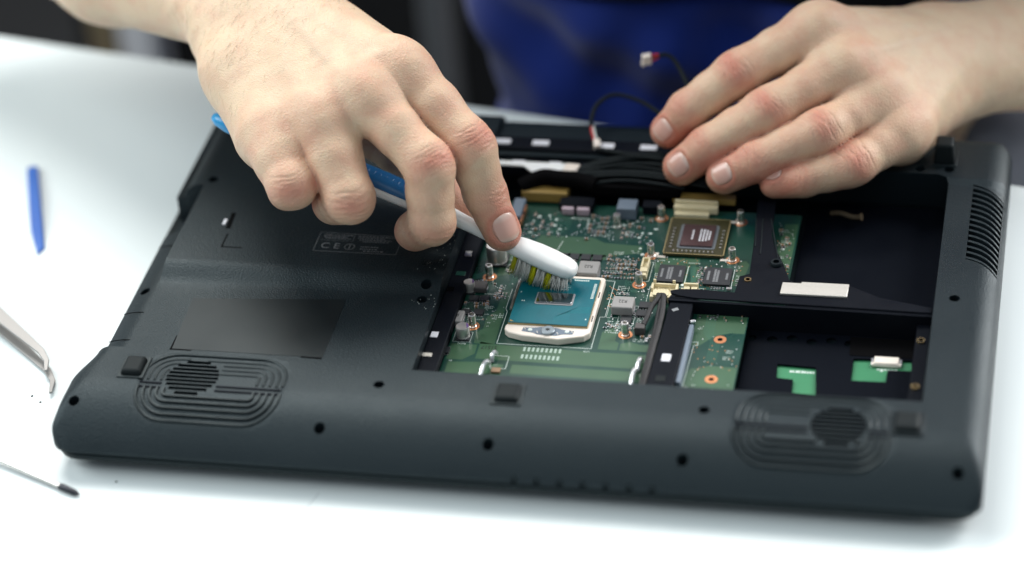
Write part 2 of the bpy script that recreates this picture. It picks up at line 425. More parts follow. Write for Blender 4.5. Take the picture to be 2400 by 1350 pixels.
# left panel: sticker, moulded marks, regulatory label
MB().prism([(-170, -22), (-96.5, -16), (-96.3, -61.6), (-168.3, -61.6)], 29.3, 29.62).build('faded_sticker', M['sticker'], bottom)
for pts, z in (([(-168.8, -52), (-168.9, -62), (-159.2, -62)], 29.54), ([(-106, -61.9), (-97, -62.3)], 29.66), ([(-166, 25.7), (-165.9, 15), (-156, 14.9)], 34.13)):
    MB().line(pts, 0.85, z).build('moulded_mark', M['deepblack'], bottom)
MB().line([(-167.9, 43), (-167.3, 31.5)], 2.4, 34.13).build('latch_slot', M['deepblack'], bottom)
MB().box((-170.2, 35.6, 34.3), (1.7, 4.6, .6)).build('latch_tab', M['pad'], bottom, bevel=.2)
M['print'] = mat('dim_grey_print', (0.115, 0.122, 0.13), 0.6)
lb = MB(); zl_ = 34.16
lb.line([(-120.4, 31.4), (-79.6, 30.6), (-79.4, 15.8), (-120.4, 15.8)], .28, zl_, True)
lb.line([(-119, 25.2), (-103, 25.0), (-103, 31)], .2, zl_)
for r_, (xa, xb) in ((29.6, (-118, -105)), (28.2, (-118, -107)), (26.8, (-117, -104.5)), (29.4, (-101, -83)), (28.0, (-101, -88)), (26.6, (-100, -84)), (25.2, (-98, -86)), (20.8, (-98, -90)), (19.0, (-98, -89)), (17.4, (-96, -86))):
    x = xa
    while x < xb:
        w = rnd.uniform(.5, 1.6); lb.sheet([(x, r_ - .32), (x + w, r_ - .32), (x + w, r_ + .32), (x, r_ + .32)], zl_); x += w + rnd.uniform(.25, .6)
for rr in (2.5, 2.2):
    lb.line([(-103.4 + rr * math.cos(a * .35), 20.4 + rr * math.sin(a * .35)) for a in range(18)], .22, zl_, True)
lb.line([(-103.4, 18.9), (-103.4, 22)], .55, zl_)
lb.build('label_frame', M['print'], bottom)
text(bottom, 'label_print', 'C E', 6.4, (-113, 20.3, 34.17), M['print'])
lg = MB(); lg.line([(-64.5, 12.8), (-64.5, 8.2), (-61.5, 8.2)], .4, 34.1); lg.line(circle(-61.6, 10.3, 1.5, 12), .35, 34.1, True)
lg.build('lock_symbol', M['print'], bottom)
for P_ in ([(-204.5, -26), (-192.5, -26), (-192.5, -48), (-205, -48)], [(-204.5, 30), (-192, 30)]):
    q_ = []
    for a_, b_ in zip(P_, P_[1:]): q_ += [(a_[0] + (b_[0] - a_[0]) * t / 5, a_[1] + (b_[1] - a_[1]) * t / 5) for t in range(5)]
    q_.append(P_[-1]); MB().tube([(x, y, zc(x, y)) for x, y in q_], .22, 5).build('drive_seam', M['deepblack'], bottom, 80)
# dust specks near the opening
du = MB()
for k in range(70):
    x = rnd.gauss(-57, 5); y = rnd.uniform(-20, 40); r_ = rnd.uniform(.08, .2)
    if x < -53.6 and y < -9 or (x < -53.6 and y > 4): du.lathe([(r_, 0), (r_, .1)], (x, y, zc(x, y) + .02), 5)
tag(du.build('dust', M['silk'], bottom), kind='stuff')

# inside of the chassis
MB().prism([(107.2, 4), (175, 4), (175, 111), (107.2, 111)], 10.3, 11.0).build('fan_bay_floor', M['mylar'], laptop)
strip = MB().prism([(-53, -64.5), (-45.8, -64.5), (-44.2, -58), (-44.2, 88), (-53, 88)], 20.5, 24.6).build('shield_strip', M['black'], laptop, bevel=.35)
for x, y, sx, sy, m_ in ((-50.6, -32.8, 3.4, 4.2, 'pad'), (-50.7, -48.3, 4.6, 2.6, 'foil'), (-48.4, 33, 3.2, 4, 'dullsteel'), (-48.6, 16.5, 4.6, 3.2, 'pcb'), (-50.8, 3.5, 3.2, 3.2, 'deepblack')):
    MB().box((x, y, 24.75), (sx, sy, .35)).build('contact_pad', M[m_], strip, bevel=.1)

# ---- main board
board = MB().mat(0).prism([(-44.4, -69.5), (90.9, -69.5), (90.9, 3.6), (106.2, 3.6), (106.2, 88), (-44.4, 88)], 17.6, 19.0).build('motherboard', [M['pcb']], laptop)
def B(name, mb, mats, **k): return mb.build(name, mats if isinstance(mats, list) else M[mats], board, **k)
zt = 19.02
for P in ([(-43, -68), (50, -68), (50, -53.5), (-14, -53.5), (-16, -55), (-43, -55)], [(-30, -41.5), (50, -42.2), (50, -31.5), (24, -31.5), (-21.5, -30.2), (-30, -28.6)],
          [(-33, -30), (-33.5, -21), (-31, -19), (-31, -9), (-27.5, -4), (-27.5, 12), (-23.8, 12), (-23.3, -30)], [(25, -29), (25, -16), (29, -11.5), (32, -11.5), (32, -22), (34, -23.5), (34, -29)],
          [(67.5, -66), (90.5, -66), (90.5, -37), (77, -36.5), (74, -39), (70, -39), (67.5, -44)], [(71, -22), (77, -14), (84, -11), (90.5, -11), (90.5, 2.5), (67, 2.5), (67, -22)],
          [(-24, 44), (-18, 60), (8, 60), (14, 56), (33, 55), (33, 49), (14, 44)], [(-6, 40.5), (-4, 46), (16, 46), (19, 42)],
          [(60, 40), (64, 40), (64, 26), (60, 26)], [(97, 40), (105, 40), (105.5, 80), (99, 80)], [(-42, -53), (-16, -52.5), (-16, -45), (-27, -44), (-42, -45)], [(-12, -51), (50, -51.5), (50, -44.5), (-12, -44.5)], [(-43.5, -43), (-36, -43), (-31, -38), (-31, -31), (-43.5, -31)], [(35, -29), (35, -24), (39, -22), (44, -24), (50, -24), (50, -29)], [(-33, 24), (-27, 26), (-27, 44), (-31, 48), (-33, 44)], [(43, 27), (41, 40), (42, 46), (62, 47), (62, 43), (60, 41), (58, 41), (58, 25)], [(80, 26), (84, 27), (86, 44), (84, 47), (81, 46)]):
    B('copper_pour', MB().sheet(P, zt), 'pour')
tr = MB()
for k in range(6):
    d = k * .75
    tr.line([(29 + d, 31), (29.6 + d, 20.8 - d * .2), (33 + d, 17.2), (38.5 + d, 16.2), (41 + d * .4, 12)], .22, zt + .01)
for k in range(9):
    d = k * .7
    tr.line([(22.6, 16 - d * 1.6), (25 + d * .3, 13.6 - d * 1.6), (25 + d * .3, -3 - d)], .18, zt + .01)
for k in range(14):
    d = k * .8; tr.line([(-20 + d, 62), (-16 + d, 66), (-16 + d, 74), (-19 + d, 80)], .2, zt + .01)
for k in range(9):
    d = k * .8; tr.line([(46 + d * 1.4, 47), (48 + d * 1.2, 43 - d * .2), (58 + d * .4, 41), (61 + d * .3, 24)], .2, zt + .01)
for k in range(5): tr.line([(72 + k, -1), (72 + k, -12), (76 + k, -18), (76 + k, -34)], .25, zt + .01)
for k in range(5): tr.line([(-27 + k * .7, -4), (-27 + k * .7, 12), (-25 + k * .5, 20), (-25 + k * .5, 38)], .2, zt + .01)
tag(B('copper_trace', tr, 'trace'), kind='stuff')
sk = MB(); zs = zt + .02
sk.line([(-23.4, 14), (-23.4, -2), (-22.3, -4), (-22.3, -29.2), (22, -29), (22, -4.2), (24.3, -4.1), (24.3, 24.9), (19.4, 24.9)], .28, zs)
def frame(x0, y0, x1, y1, w=.22): sk.line([(x0, y0), (x1, y0), (x1, y1), (x0, y1)], w, zs, True)
def micro(x, y, nchar, rows=1, hgt=.95, vert=False, w=.62):
    """small board print: blocks of letter-sized strokes"""
    for r_ in range(rows):
        for c in range(nchar):
            if rnd.random() < .12: continue
            a, b = c * (w + .2), -r_ * (hgt + .45)
            if vert: a, b = -b, a
            for q in range(3):
                ex, ey = rnd.uniform(0, w * .6), rnd.uniform(0, hgt * .6)
                if rnd.random() < .5: sk.sheet([(x + a + ex, y + b), (x + a + ex + .2, y + b), (x + a + ex + .2, y + b + hgt), (x + a + ex, y + b + hgt)], zs)
                else: sk.sheet([(x + a, y + b + ey), (x + a + w, y + b + ey), (x + a + w, y + b + ey + .2), (x + a, y + b + ey + .2)], zs)
frame(-43.2, -29.6, -35, -21.8); frame(24.9, -4.2, 38.6, 6.0); frame(30.6, -9.6, 38.2, -2.4); frame(-21.9, -48, -14.5, -38.5, .25)
sk.line([(66.6, -19.5), (70.2, -19.2), (70.3, -21.8), (68.5, -22), (67.6, -66)], .3, zs)
frame(68.8, 19.2, 73.6, 21.6); frame(41.5, 9.2, 56.5, 22.5, .2); frame(56.6, 14.2, 67, 22.8, .2); frame(34.8, 26.2, 40.2, 42, .25)
sk.line([(57.3, 24.6), (57.4, 40)], .35, zs); sk.line([(79.6, 24.2), (79.6, 39.4)], .35, zs); sk.line([(-8, 47.5), (-6.5, 56), ], .3, zs); sk.line([(-6, 76), (3, 76), (3, 68)], .35, zs)
for a in ((-40, -11.2, 5, 4, .9), (-36, 8.6, 6, 1), (-33.6, -1.2, 5, 3), (-36, -12, 4, 1), (-45.5, -34.6, 3, 2), (-41.6, 17.6, 5, 2), (-30, 16, 4, 3), (-30, -14, 2, 3), (-43, -4, 3, 3), (-31.6, 10, 4, 2), (-28.5, -8, 3, 3), (26.5, 20.5, 7, 3), (26.5, 15.6, 8, 2), (25.5, 11.6, 4, 2),
          (27.5, -9.6, 9, 3), (26, -14.8, 10, 2), (39.4, 6.2, 5, 2), (39.6, -4.6, 4, 3), (30, -7.4, 3, 2), (40, -20.4, 7, 2), (20.5, 36.6, 11, 2), (19.5, 33, 8, 2), (27, 41, 6, 3), (72, -52, 2, 1), (68.6, -53.4, 2, 2),
          (74, 17.2, 4, 2), (66.6, 18.2, 2, 3), (-41.8, -44.6, 3, 1), (-25.6, -6.6, 3, 3), (97.6, 52, 5, 2), (99, 65, 5, 2), (97, 74, 6, 2), (98, 46, 5, 3), (40.6, 43.6, 6, 1), (57, 42.6, 7, 1), (62, 36, 3, 4), (81, 34, 2, 4), (28, 50, 5, 2), (20, 48.4, 6, 2), (22, 66, 6, 3), (-14, 80, 5, 1), (-29.5, 40, 3, 3), (-30, 33, 3, 3), (68.6, -8, 3, 2), (84, -25, 4, 2), (83, -30, 4, 2), (42.2, 32.5, 2, 4), (-29, 56, 7, 2), (-18, 50.2, 6, 1), (8, 70, 6, 2), (10, 63, 7, 2), (-43, -62, 3, 1), (-36, -58, 4, 2)):
    micro(*a)
for x, y in [(-30.6, 62), (-27, 68), (-22, 76), (-17, 77), (-13, 74), (-24, 72), (-20, 68), (-13, 69), (-10, 66), (-24, 62), (8, 62), (7, 66), (5, 70), (10, 74), (22, 76), (25, 74), (24, 71), (27, 76), (21, 72), (30, 62), (31, 58), (31, 66), (32, 53), (35, 66), (36, 60), (37, 70)]:
    a_, b_ = rnd.uniform(.8, 2.0), rnd.uniform(.7, 1.6); sk.sheet([(x - a_ / 2, y - b_ / 2), (x + a_ / 2, y - b_ / 2), (x + a_ / 2, y + b_ / 2), (x - a_ / 2, y + b_ / 2)], zs)
pg_ = MB()
for k in range(9):
    for r_ in range(2):
        x = -8.6 + k * 2.08; y = -32.2 - r_ * 5.6
        pg_.prism([(x - .5, y - 1.6), (x + .5, y - 1.6), (x + .55, y - .3), (x + .35, y), (x + .6, y + .4), (x + .5, y + 1.5), (x - .5, y + 1.5), (x - .6, y + .4), (x - .35, y), (x - .55, y - .3)], zs - .01, zs)
tag(B('test_pad_print', pg_, 'padgrey'), kind='stuff')
tag(B('silkscreen_print', sk, 'silk'), kind='stuff')
for tx, sz, x, y, m_, sx in (('S1517', 3.6, -25.2, -32.6, 'ink', .85), ('U19', 1.6, 20.2, -31.4, 'silk', 1), ('PLC12', 1.5, -38.6, -30.8, 'silk', 1), ('PC110', 1.3, 41.5, 8.2, 'silk', 1), ('PC152 PR114', 1.2, 30.6, -10.9, 'silk', 1), ('R380', 1.3, 27.4, -7.2, 'silk', 1), ('Q13', 1.2, -31.6, -7.2, 'silk', 1)):
    text(board, 'board_print', tx, sz, (x, y, zs + .02), M[m_], math.pi, sx)
vi = MB()
for x, y in [(46.2, 45.2), (52.9, 44.4), (54.3, 45.9), (55.8, 44.9), (56.3, 48.1), (59.9, 46.8), (60.8, 45.3), (51.8, 42.5), (54.9, 43.2), (44.1, 42.2)] + \
        [(rnd.uniform(42, 84), rnd.uniform(22, 47)) for _ in range(46)] + [(rnd.uniform(18, 34), rnd.uniform(26, 47)) for _ in range(34)] + [(rnd.uniform(22.5, 27), rnd.uniform(2, 22)) for _ in range(22)] + [(rnd.uniform(68, 90), rnd.uniform(-40, -20)) for _ in range(24)] + [(rnd.uniform(95, 105), rnd.uniform(38, 80)) for _ in range(14)]:
    vi.sheet(circle(x, y, .32, 8), zs + .005)
tag(B('solder_via', vi, 'copper'), kind='stuff')
gl = MB()
for x0, x1, y0, y1, cnt in ((-43, -24, -14, 20, 46), (23, 46, -14, 20, 60), (17, 35, 26, 47, 44), (-30, 35, 57, 80, 90), (42, 84, 40, 47, 26), (96, 105, 38, 84, 24), (-42, 48, -62, -54, 14), (68, 90, -60, 0, 22)):
    for k in range(cnt):
        r_ = rnd.uniform(.18, .42); gl.lathe([(r_, 0), (r_ * .8, r_ * .5), (r_ * .3, r_ * .75)], (rnd.uniform(x0, x1), rnd.uniform(y0, y1), zs), 6)
tag(B('solder_joint', gl, 'tin'), kind='stuff')

ring_me = MB().prism(circle(0, 0, 3.35, 28), 0, .06).mat(1).prism(circle(0, 0, 2.2, 24), .06, .09).mesh('copper_ring', [M['copper'], M['ink']])
st = MB().lathe([(2.05, 0), (2.05, .5), (1.78, .7), (1.78, 6.6), (1.55, 6.95), (1.0, 6.95), (.8, 4.2), (.3, 4.1)], (0, 0, 0), 20)
st_me = st.mesh('threaded_standoff', M['steel'], 30)
for x, y in ((38.3, 79.6), (77.4, 79.3), (38.2, 47.5), (77.4, 47.2), (36.2, 23.1), (-36.2, 22.9), (-36.2, -17), (36.0, -16.8)):
    link('copper_ring', ring_me, board, loc=(x, y, 19.03)); link('threaded_standoff', st_me, board, loc=(x, y, 19.08))
link('threaded_standoff', st_me, board, loc=(17.8, 71.0, 19.05))
for x, y in ((80, -16.3), (80, -46.4)):
    link('copper_ring', MB().prism(circle(0, 0, 2.9, 26), 0, .06).mat(1).prism(circle(0, 0, 1.25, 18), .06, .09).mesh('copper_ring', [M['copper'], M['deepblack']]), board, loc=(x, y, 19.03))

# inductors
def inductor(x, y, sx, sy, h, m_='ferrite', mark=None):
    o = MB().box((0, 0, h / 2 + .2), (sx, sy, h)).build('inductor', M[m_], board, bevel=.7, loc=(x, y, 19), seg=3)
    for s_ in (-1, 1): MB().box((s_ * sx / 2, 0, .7), (.7, sy * .45, 1.2)).build('terminal', M['tin'], board, loc=(x, y, 19))
    if mark: text(board, 'inductor_print', mark, 3.2, (x, y + .4, 19.23 + h), M['ink'], math.pi, .8)
    return o
inductor(32, 2.0, 10.2, 9.2, 4.9, 'ferrite', 'R22'); inductor(11.1, 28.6, 10, 10.4, 4.8, 'ferrite', 'R22'); inductor(-1.2, 29.5, 10, 10.4, 4.8)
inductor(-44.0, -13.6, 5.6, 9.0, 3.0, 'ferrite', 'R'); inductor(-38.6, 12.0, 6.8, 6.2, 3.2, 'ferrite_d')
# electrolytic capacitors
def capacitor(x, y, r, h, m_='alu', mark='purple'):
    c = MB().mat(1).box((0, 0, .5), (2.05 * r, 2.05 * r, 1.0)).mat(0).lathe([(r * .98, .9), (r, 1.2), (r * .93, 1.7), (r * .93, 2.1), (r, 2.5), (r, h - .5), (r * .93, h)], (0, 0, 0), 28)
    o = c.build('capacitor', [M[m_], M['chip']], board, loc=(x, y, 19))
    seg = [(r * .9 * math.cos(a), r * .9 * math.sin(a)) for a in [math.radians(q) for q in range(-35, 66, 10)]]
    MB().prism(seg, h + .01, h + .06).build('polarity_mark', M[mark], board, loc=(x, y, 19)); return o
capacitor(-38.7, -26.0, 3.2, 6.6); capacitor(-35.0, 36.2, 5.0, 9.6, 'alu', 'ink'); capacitor(-43.3, 10.2, 2.7, 5.8)
# small integrated circuits
def ic(x, y, sx, sy, h=1.0, pins=4, rz=0, name='power_chip'):
    c = MB().box((0, 0, h / 2 + .1), (sx, sy, h)).mat(1)
    for k in range(pins):
        px_ = -sx / 2 + sx * (k + .5) / pins
        for s_ in (-1, 1): c.box((px_, s_ * (sy / 2 + .25), .2), (.45, .8, .25))
    return c.build(name, [M['chip'], M['tin']], board, loc=(x, y, 19.0)) 
for a in ((-41.6, -7.2, 4.2, 4.0), (-35.5, -6.8, 4.6, 4.2), (-39.9, 4.0, 4.4, 4.0), (-35.0, 4.4, 4.6, 4.0), (-45.0, -37.6, 4.4, 4.4), (41.8, 6.2, 5.6, 4.6), (41.3, -.3, 5.6, 4.6), (34.6, -6.0, 5.2, 5.4), (-4, 42.3, 4.4, 4.4), (1.6, 42.3, 4.4, 4.4), (7.2, 42.3, 4.4, 4.4), (12.8, 42.3, 4.4, 4.4), (-28.5, 50, 4, 4)):
    ic(*a); frame(a[0] - a[2] / 2 - .6, a[1] - a[3] / 2 - 1, a[0] + a[2] / 2 + .6, a[1] + a[3] / 2 + 1)
for x, y in ((50.2, 32.4), (72.5, 32)):
    ic(x, y, 12.6, 13.6, 1.1, 0, name='memory_chip')
    for rr, ww in ((-4.5, 7), (-1.5, 9.5), (-.1, 9.5), (4.3, 5)):
        g = MB(); yy = -ww / 2
        while yy < ww / 2:
            w_ = rnd.uniform(.5, .9); g.sheet([(rr - .55, yy), (rr + .55, yy), (rr + .55, yy + w_), (rr - .55, yy + w_)], 0); yy += w_ + .22
        g.build('chip_print', M['chipprint'], board, loc=(x, y, 20.23))
# small chip components, mesh data shared between alike pieces
def smd(m_, a, b, h):
    return MB().mat(0).box((0, 0, h / 2), (a * .56, b, h)).mat(1).box((-a * .39, 0, h / 2), (a * .22, b * 1.03, h * 1.04)).box((a * .39, 0, h / 2), (a * .22, b * 1.03, h * 1.04)).mesh('chip_component', [M[m_], M['tin']])
SM = [('chip_capacitor', smd('brown', 2.0, 1.2, 1.0)), ('chip_resistor', smd('chip', 1.6, .85, .5)), ('chip_capacitor', smd('brown', 1.2, .7, .6)), ('chip_capacitor', smd('ferrite', 2.6, 1.5, 1.1))]
def put(k, x, y, rz=0): link(SM[k][0], SM[k][1], board, loc=(x, y, 19.04), rz=rz)
h_ = math.pi / 2
for k, x, y, rz in [(0, -37.8, .0, 0), (0, -37.4, -2.3, 0), (0, -32.4, -.4, h_), (0, -32.9, 1.7, h_), (0, -46.0, -32.4, 0), (3, 46.5, -21, h_), (0, 44.2, -18.4, 0), (0, 47.6, -18.2, h_),
        (1, 70.6, 23.4, h_), (1, 72, 23.2, h_), (1, 73.3, 23.2, h_), (1, 74.5, 23.3, h_), (1, 76.1, 23.2, h_), (3, 79, 22.8, 0), (2, 71.2, 20.4, 0), (0, 103, 62.4, 0), (1, 103.1, 52.6, h_), (1, 100.6, 59.8, 0), (0, 101, 67, h_)]: put(k, x, y, rz)
for k in range(46):                                          # cluster behind and right of the processor
    x = 18.5 + (k % 9) * 1.95 + rnd.uniform(-.2, .2); y = 27.4 + (k // 9) * 3.5 + rnd.uniform(-.3, .3)
    if (abs(x - 36.2) < 4 and abs(y - 23) < 5) or x > 33.8: continue
    put(rnd.choice((1, 2, 2, 0)), x, y, rnd.choice((0, h_)))
seen = set()
for k in range(75):
    x = rnd.choice((rnd.uniform(-29, -10), rnd.uniform(4, 14), rnd.uniform(20, 35))); y = rnd.uniform(58, 79)
    x = round(x / 2.4) * 2.4; y = round(y / 2.0) * 2.0
    if math.hypot(x - 17.8, y - 71) > 4 and (x, y) not in seen: seen.add((x, y)); put((0, 1, 2, 1)[int(abs(x * 3 + y)) % 4], x, y, h_ if int(x + 60) % 5 < 2 else 0)
for k in range(16): put(rnd.choice((1, 2)), 25.6 + rnd.uniform(0, 15), -11.5 + rnd.uniform(-2, 2.5) - .0, rnd.choice((0, h_)))
for k in range(10): put(rnd.choice((0, 2)), rnd.uniform(-31, -24.5), rnd.uniform(26, 46), rnd.choice((0, h_)))
for k in range(14): put(rnd.choice((1, 2)), rnd.uniform(25.5, 39), rnd.uniform(-9, 18), rnd.choice((0, h_)))
for k in range(18): put(rnd.choice((1, 2)), rnd.choice((64 + rnd.uniform(-1.6, 1.6), 81.6 + rnd.uniform(-1, 1))), rnd.uniform(24, 44), h_)
for k in range(12): put(rnd.choice((1, 2, 0)), rnd.uniform(96.5, 105), rnd.uniform(40, 84), rnd.choice((0, h_)))
for k in range(10): put(rnd.choice((1, 2)), rnd.uniform(68, 90), rnd.uniform(-2, 2), h_)
for k in range(26):
    x, y = round(rnd.uniform(-43, -27) / 1.8) * 1.8, round(rnd.uniform(-12, 20) / 1.7) * 1.7
    if min(math.hypot(x - a, y - b) for a, b in ((-36.2, 22.9), (-36.2, -17), (-41.6, -7.2), (-35.5, -6.8), (-39.9, 4), (-35, 4.4), (-38.6, 12), (-43.3, 10.2), (-44, -13.6))) > 4.2: put(rnd.choice((0, 1, 2)), x, y, rnd.choice((0, h_)))
for k in range(8): put(rnd.choice((0, 1, 2)), -30.2 + (k % 4) * 1.6, 6.5 + (k // 4) * 3, h_)
# spring contacts at the front edge
for pts in ([(-20.6, -38.6, 20.5), (-20.9, -40.4, 22.6), (-21.4, -42.4, 22.2), (-21.6, -44, 19.6)], [(-22.2, -46.6, 20.5), (-22.8, -48.6, 23.2), (-23.8, -51.2, 22.6), (-24.6, -54.5, 19.8)],
            [(46.8, -37, 20.2), (46.6, -39, 22.5), (46.2, -42, 21.8), (46, -44.5, 19.8)], [(46, -46, 20.2), (45.6, -48.4, 23.4), (45.2, -52, 22.4), (45, -57, 19.8)]):
    MB().tube(catmull(pts, 5), 1.05, 8, rb=None).build('spring_contact', M['tin'], board)
MB().box((-18.4, -50.3, 19.6), (4.2, 3.2, 1.1)).build('contact_block', M['brown'], board, bevel=.15)
# cream plug sockets
def cream(parts, name='cable_socket', m_='cream'):
    c = MB()
    for p in parts: c.box(*p)
    return c.build(name, M[m_], board, bevel=.18)
cream([((37.2, 34, 20.0), (3.6, 13.4, 1.8)), ((35.8, 36.6, 21.8), (.8, 7.6, 2.2)), ((38.7, 36.6, 21.8), (.8, 7.6, 2.2)), ((37.2, 40.2, 21.8), (3.6, .9, 2.2)), ((37.2, 31.2, 21.6), (3.6, 3.4, 1.8)), ((37.4, 28.2, 21.1), (2.6, 2.2, 1.6))])
cream([((49.2, 20.2, 20.8), (12.6, 1.0, 3.6)), ((49.2, 16.4, 19.8), (12.8, 6.6, 1.6)), ((43.4, 18.2, 21), (1.1, 4.6, 3.6)), ((55, 18.2, 21), (1.1, 4.6, 3.6)), ((44.2, 20.8, 23.4), (1.3, .8, 2)), ((53.4, 20.8, 23.4), (1.3, .8, 2)), ((46.4, 17.6, 21.0), (.5, .5, 2.6)), ((51.6, 17.6, 21.0), (.5, .5, 2.6))])
cream([((48.2, 12.6, 21.6), (7.6, 4.2, 2.6)), ((44.2, 11.4, 20.9), (1.8, 3.8, 3.2)), ((52.4, 11.4, 20.9), (1.8, 3.8, 3.2))] + [((45.4 + k * 1.35, 15, 22.2), (.9, 1.2, 1.4)) for k in range(5)], 'plug_housing')
cream([((61.4, 20.6, 21.2), (7.0, 1.0, 4.2)), ((59.7, 18, 20.6), (2.8, 4.2, 3)), ((63.1, 18, 20.6), (2.8, 4.2, 3)), ((61.4, 15.8, 20.2), (9.2, 2.6, 2.2)), ((57.6, 17, 20.4), (1.4, 3.6, 2.6)), ((65.3, 17, 20.4), (1.4, 3.6, 2.6))])
cream([((54.6, 85.6, 21.4), (21.6, 3.2, 3.4)), ((54.6, 88.2, 22.8), (21.2, 1.4, 3.6)), ((53, 82, 20.2), (17, 3, 2.2))], 'ribbon_socket')
cream([((57.5, 94.6, 21.6), (31, 5, 3.0))], 'ribbon_cable_end', 'goldtape')
for x, y, r_ in ((65.9, 39.4, .9), (56.7, 24.4, 1.0), (33.9, 47.6, 1.0), (100.4, 58.1, .7), (48.7, 77.6, 1.3), (59.4, 78.2, 1.3)):
    MB().lathe([(r_, 0), (r_ * .9, .35), (r_ * .4, .6)], (0, 0, 0), 12).build('adhesive_dab', M['silk'], board, loc=(x, y, 19.05))
# ports along the back edge
for x, m_, sx in ((-8.2, 'pink', 6.0), (-.6, 'pink', 6.2)):
    MB().box((x, 81.4, 20.9), (sx, 6.4, 3.6)).build('audio_jack', M[m_], board, bevel=.4)
MB().box((-4.4, 84.5, 21.4), (17, 7.6, 4.4)).build('jack_block', M['black'], board, bevel=.3)
MB().box((21.4, 81, 22.4), (9.6, 9, 6.4)).build('usb_port', M['bluegrey'], board, bevel=.4)
MB().box((33, 85, 21.4), (9, 6, 4.6)).build('port_block', M['black'], board, bevel=.3)
MB().box((-32.4, 75, 22.0), (5.6, 16, 5.6)).build('card_connector', M['bluegrey'], board, bevel=.4)
for y in (68.4, 77.0): MB().box((-29.2, y, 21.5), (1.0, 6, 2.6)).build('connector_contact', M['copper'], board)
MB().box((-21.5, 93, 22.6), (23, 11, 5.6)).build('amber_tape', M['goldtape'], laptop, bevel=.4)

# ---- processor in its socket
cpu = MB().prism([(-19.8, -22.2), (-17.6, -24.6), (-11, -26.6), (6.5, -28.1), (18, -24.6), (20.3, -21.6), (20.6, 21.2), (19.4, 22.4), (-18.6, 22.4), (-18.9, 21), (-18.9, -18), (-19.8, -19.4)], 19.05, 22.7).build('processor', M['ivory'], laptop, bevel=.5)
def Cp(name, mb, m_, **k): return mb.build(name, m_ if isinstance(m_, list) else M[m_], cpu, **k)
Cp('socket_skirt', MB().prism([(-18.8, -21.6), (-10.6, -25.6), (6.4, -27.1), (17.4, -23.8), (19.6, -21), (19.6, 21), (-18.8, 21)], 18.9, 19.9), 'ink')
Cp('substrate', MB().mat(1).prism([(-18.75, -18.75), (18.75, -18.75), (18.75, 18.75), (-18.75, 18.75)], 22.7, 23.55).mat(0).prism([(-18.55, -18.55), (18.55, -18.55), (18.55, 18.55), (-18.55, 18.55)], 23.5, 24.0), [M['teal'], M['teal_edge']])
Cp('underfill', MB().prism(rrect(-9.2, -3.6, 9.0, 6.0, 1.0, 4), 23.95, 24.25), 'paste', bevel=.12)
Cp('die', MB().box((-.1, 1.2, 24.5), (16.6, 7.8, .75)), 'die', bevel=.06)
tl = MB()
for k in range(13): tl.sheet([(16.4, 3 + k * .95), (17.7, 3 + k * .95), (17.7, 3.55 + k * .95), (16.4, 3.55 + k * .95)], 24.02)
for k in range(8): tl.sheet([(6.5 + k * .9, 16.6), (7.1 + k * .9, 16.6), (7.1 + k * .9, 17.7), (6.5 + k * .9, 17.7)], 24.02)
for x, y in ((-15.6, -1.8), (-14.6, -1.8), (-17.3, 5), (16.8, -14)): tl.sheet([(x, y), (x + .5, y), (x + .5, y + 1), (x, y + 1)], 24.02)
Cp('gold_marking', tl, 'silk')
tt = MB()
for k in range(16):
    d = k * .75; tt.line([(17.5, -4 - d * .4), (12 - d * .5, -4 - d * .5), (9 - d * .6, -7 - d * .5), (9 - d * .6, -14 - d * .2)], .16, 24.015)
for k in range(11):
    d = k * .8; tt.line([(-17.4, 10 - d), (-13, 10 - d), (-10.5, 7.6 - d * .7)], .16, 24.015)
for k in range(12):
    d = k * .8; tt.line([(-16 + d, -17), (-16 + d, -12), (-13 + d * .8, -8), (-11 + d * .7, -5)], .16, 24.015)
M['tealtrace'] = mat('teal_trace', (0.0, 0.16, 0.19), 0.33)
Cp('substrate_trace', tt, 'tealtrace')
for i, tx in enumerate(('SR1Q8', 'L412A778', '1309001')): link('processor_print', text_mesh(tx, 1.5, M['silk']), cpu, loc=(2.6, 12.6 - i * 1.7, 24.03), rz=math.pi)
Cp('corner_mark', MB().sheet([(-18, -18), (-16, -18), (-18, -16.6)], 24.02), 'gold')
Cp('cam_plate', MB().prism([(-11, -20.6), (-11.4, -23.4), (-6, -24.2), (-3.6, -25.4), (5, -25.8), (8, -24.4), (12.6, -24), (13, -21.4), (8, -20.9), (5, -19.8), (-3, -19.6), (-6, -20.4)], 22.72, 22.85), 'bluegrey')
Cp('cam_screw', MB().lathe([(3.3, 0), (3.3, .9), (2.9, 1.2), (.3, 1.25)], (0.9, -22.8, 22.8), 24), 'zinc')
cs = MB(); 
for a in range(3): cs.box((.9, -22.8, 24.06), (2.2, .45, .12), math.radians(30 + 60 * a))
Cp('screw_recess', cs, 'ink')
for x in (-7.6, 9.8): Cp('rivet', MB().lathe([(1.1, 0), (1.05, .25), (.6, .4)], (x, -22.3, 22.83), 14), 'silk')
for x, y in ((-10.2, -21.5), (-4, -23.8), (5.6, -24), (12, -22)): Cp('plate_edge', MB().box((x, y, 22.9), (.5, 1.6, .2), .5), 'dullsteel')
for y in (8, -11): Cp('socket_slit', MB().box((19.7, y, 22.72), (.5, 4.6, .1)), 'ink')
Cp('socket_lever', MB().tube([(-20.6, 20, 20.6), (-20.7, 6, 20.6), (-20.7, -4, 20.4)], .6, 8), 'dullsteel')

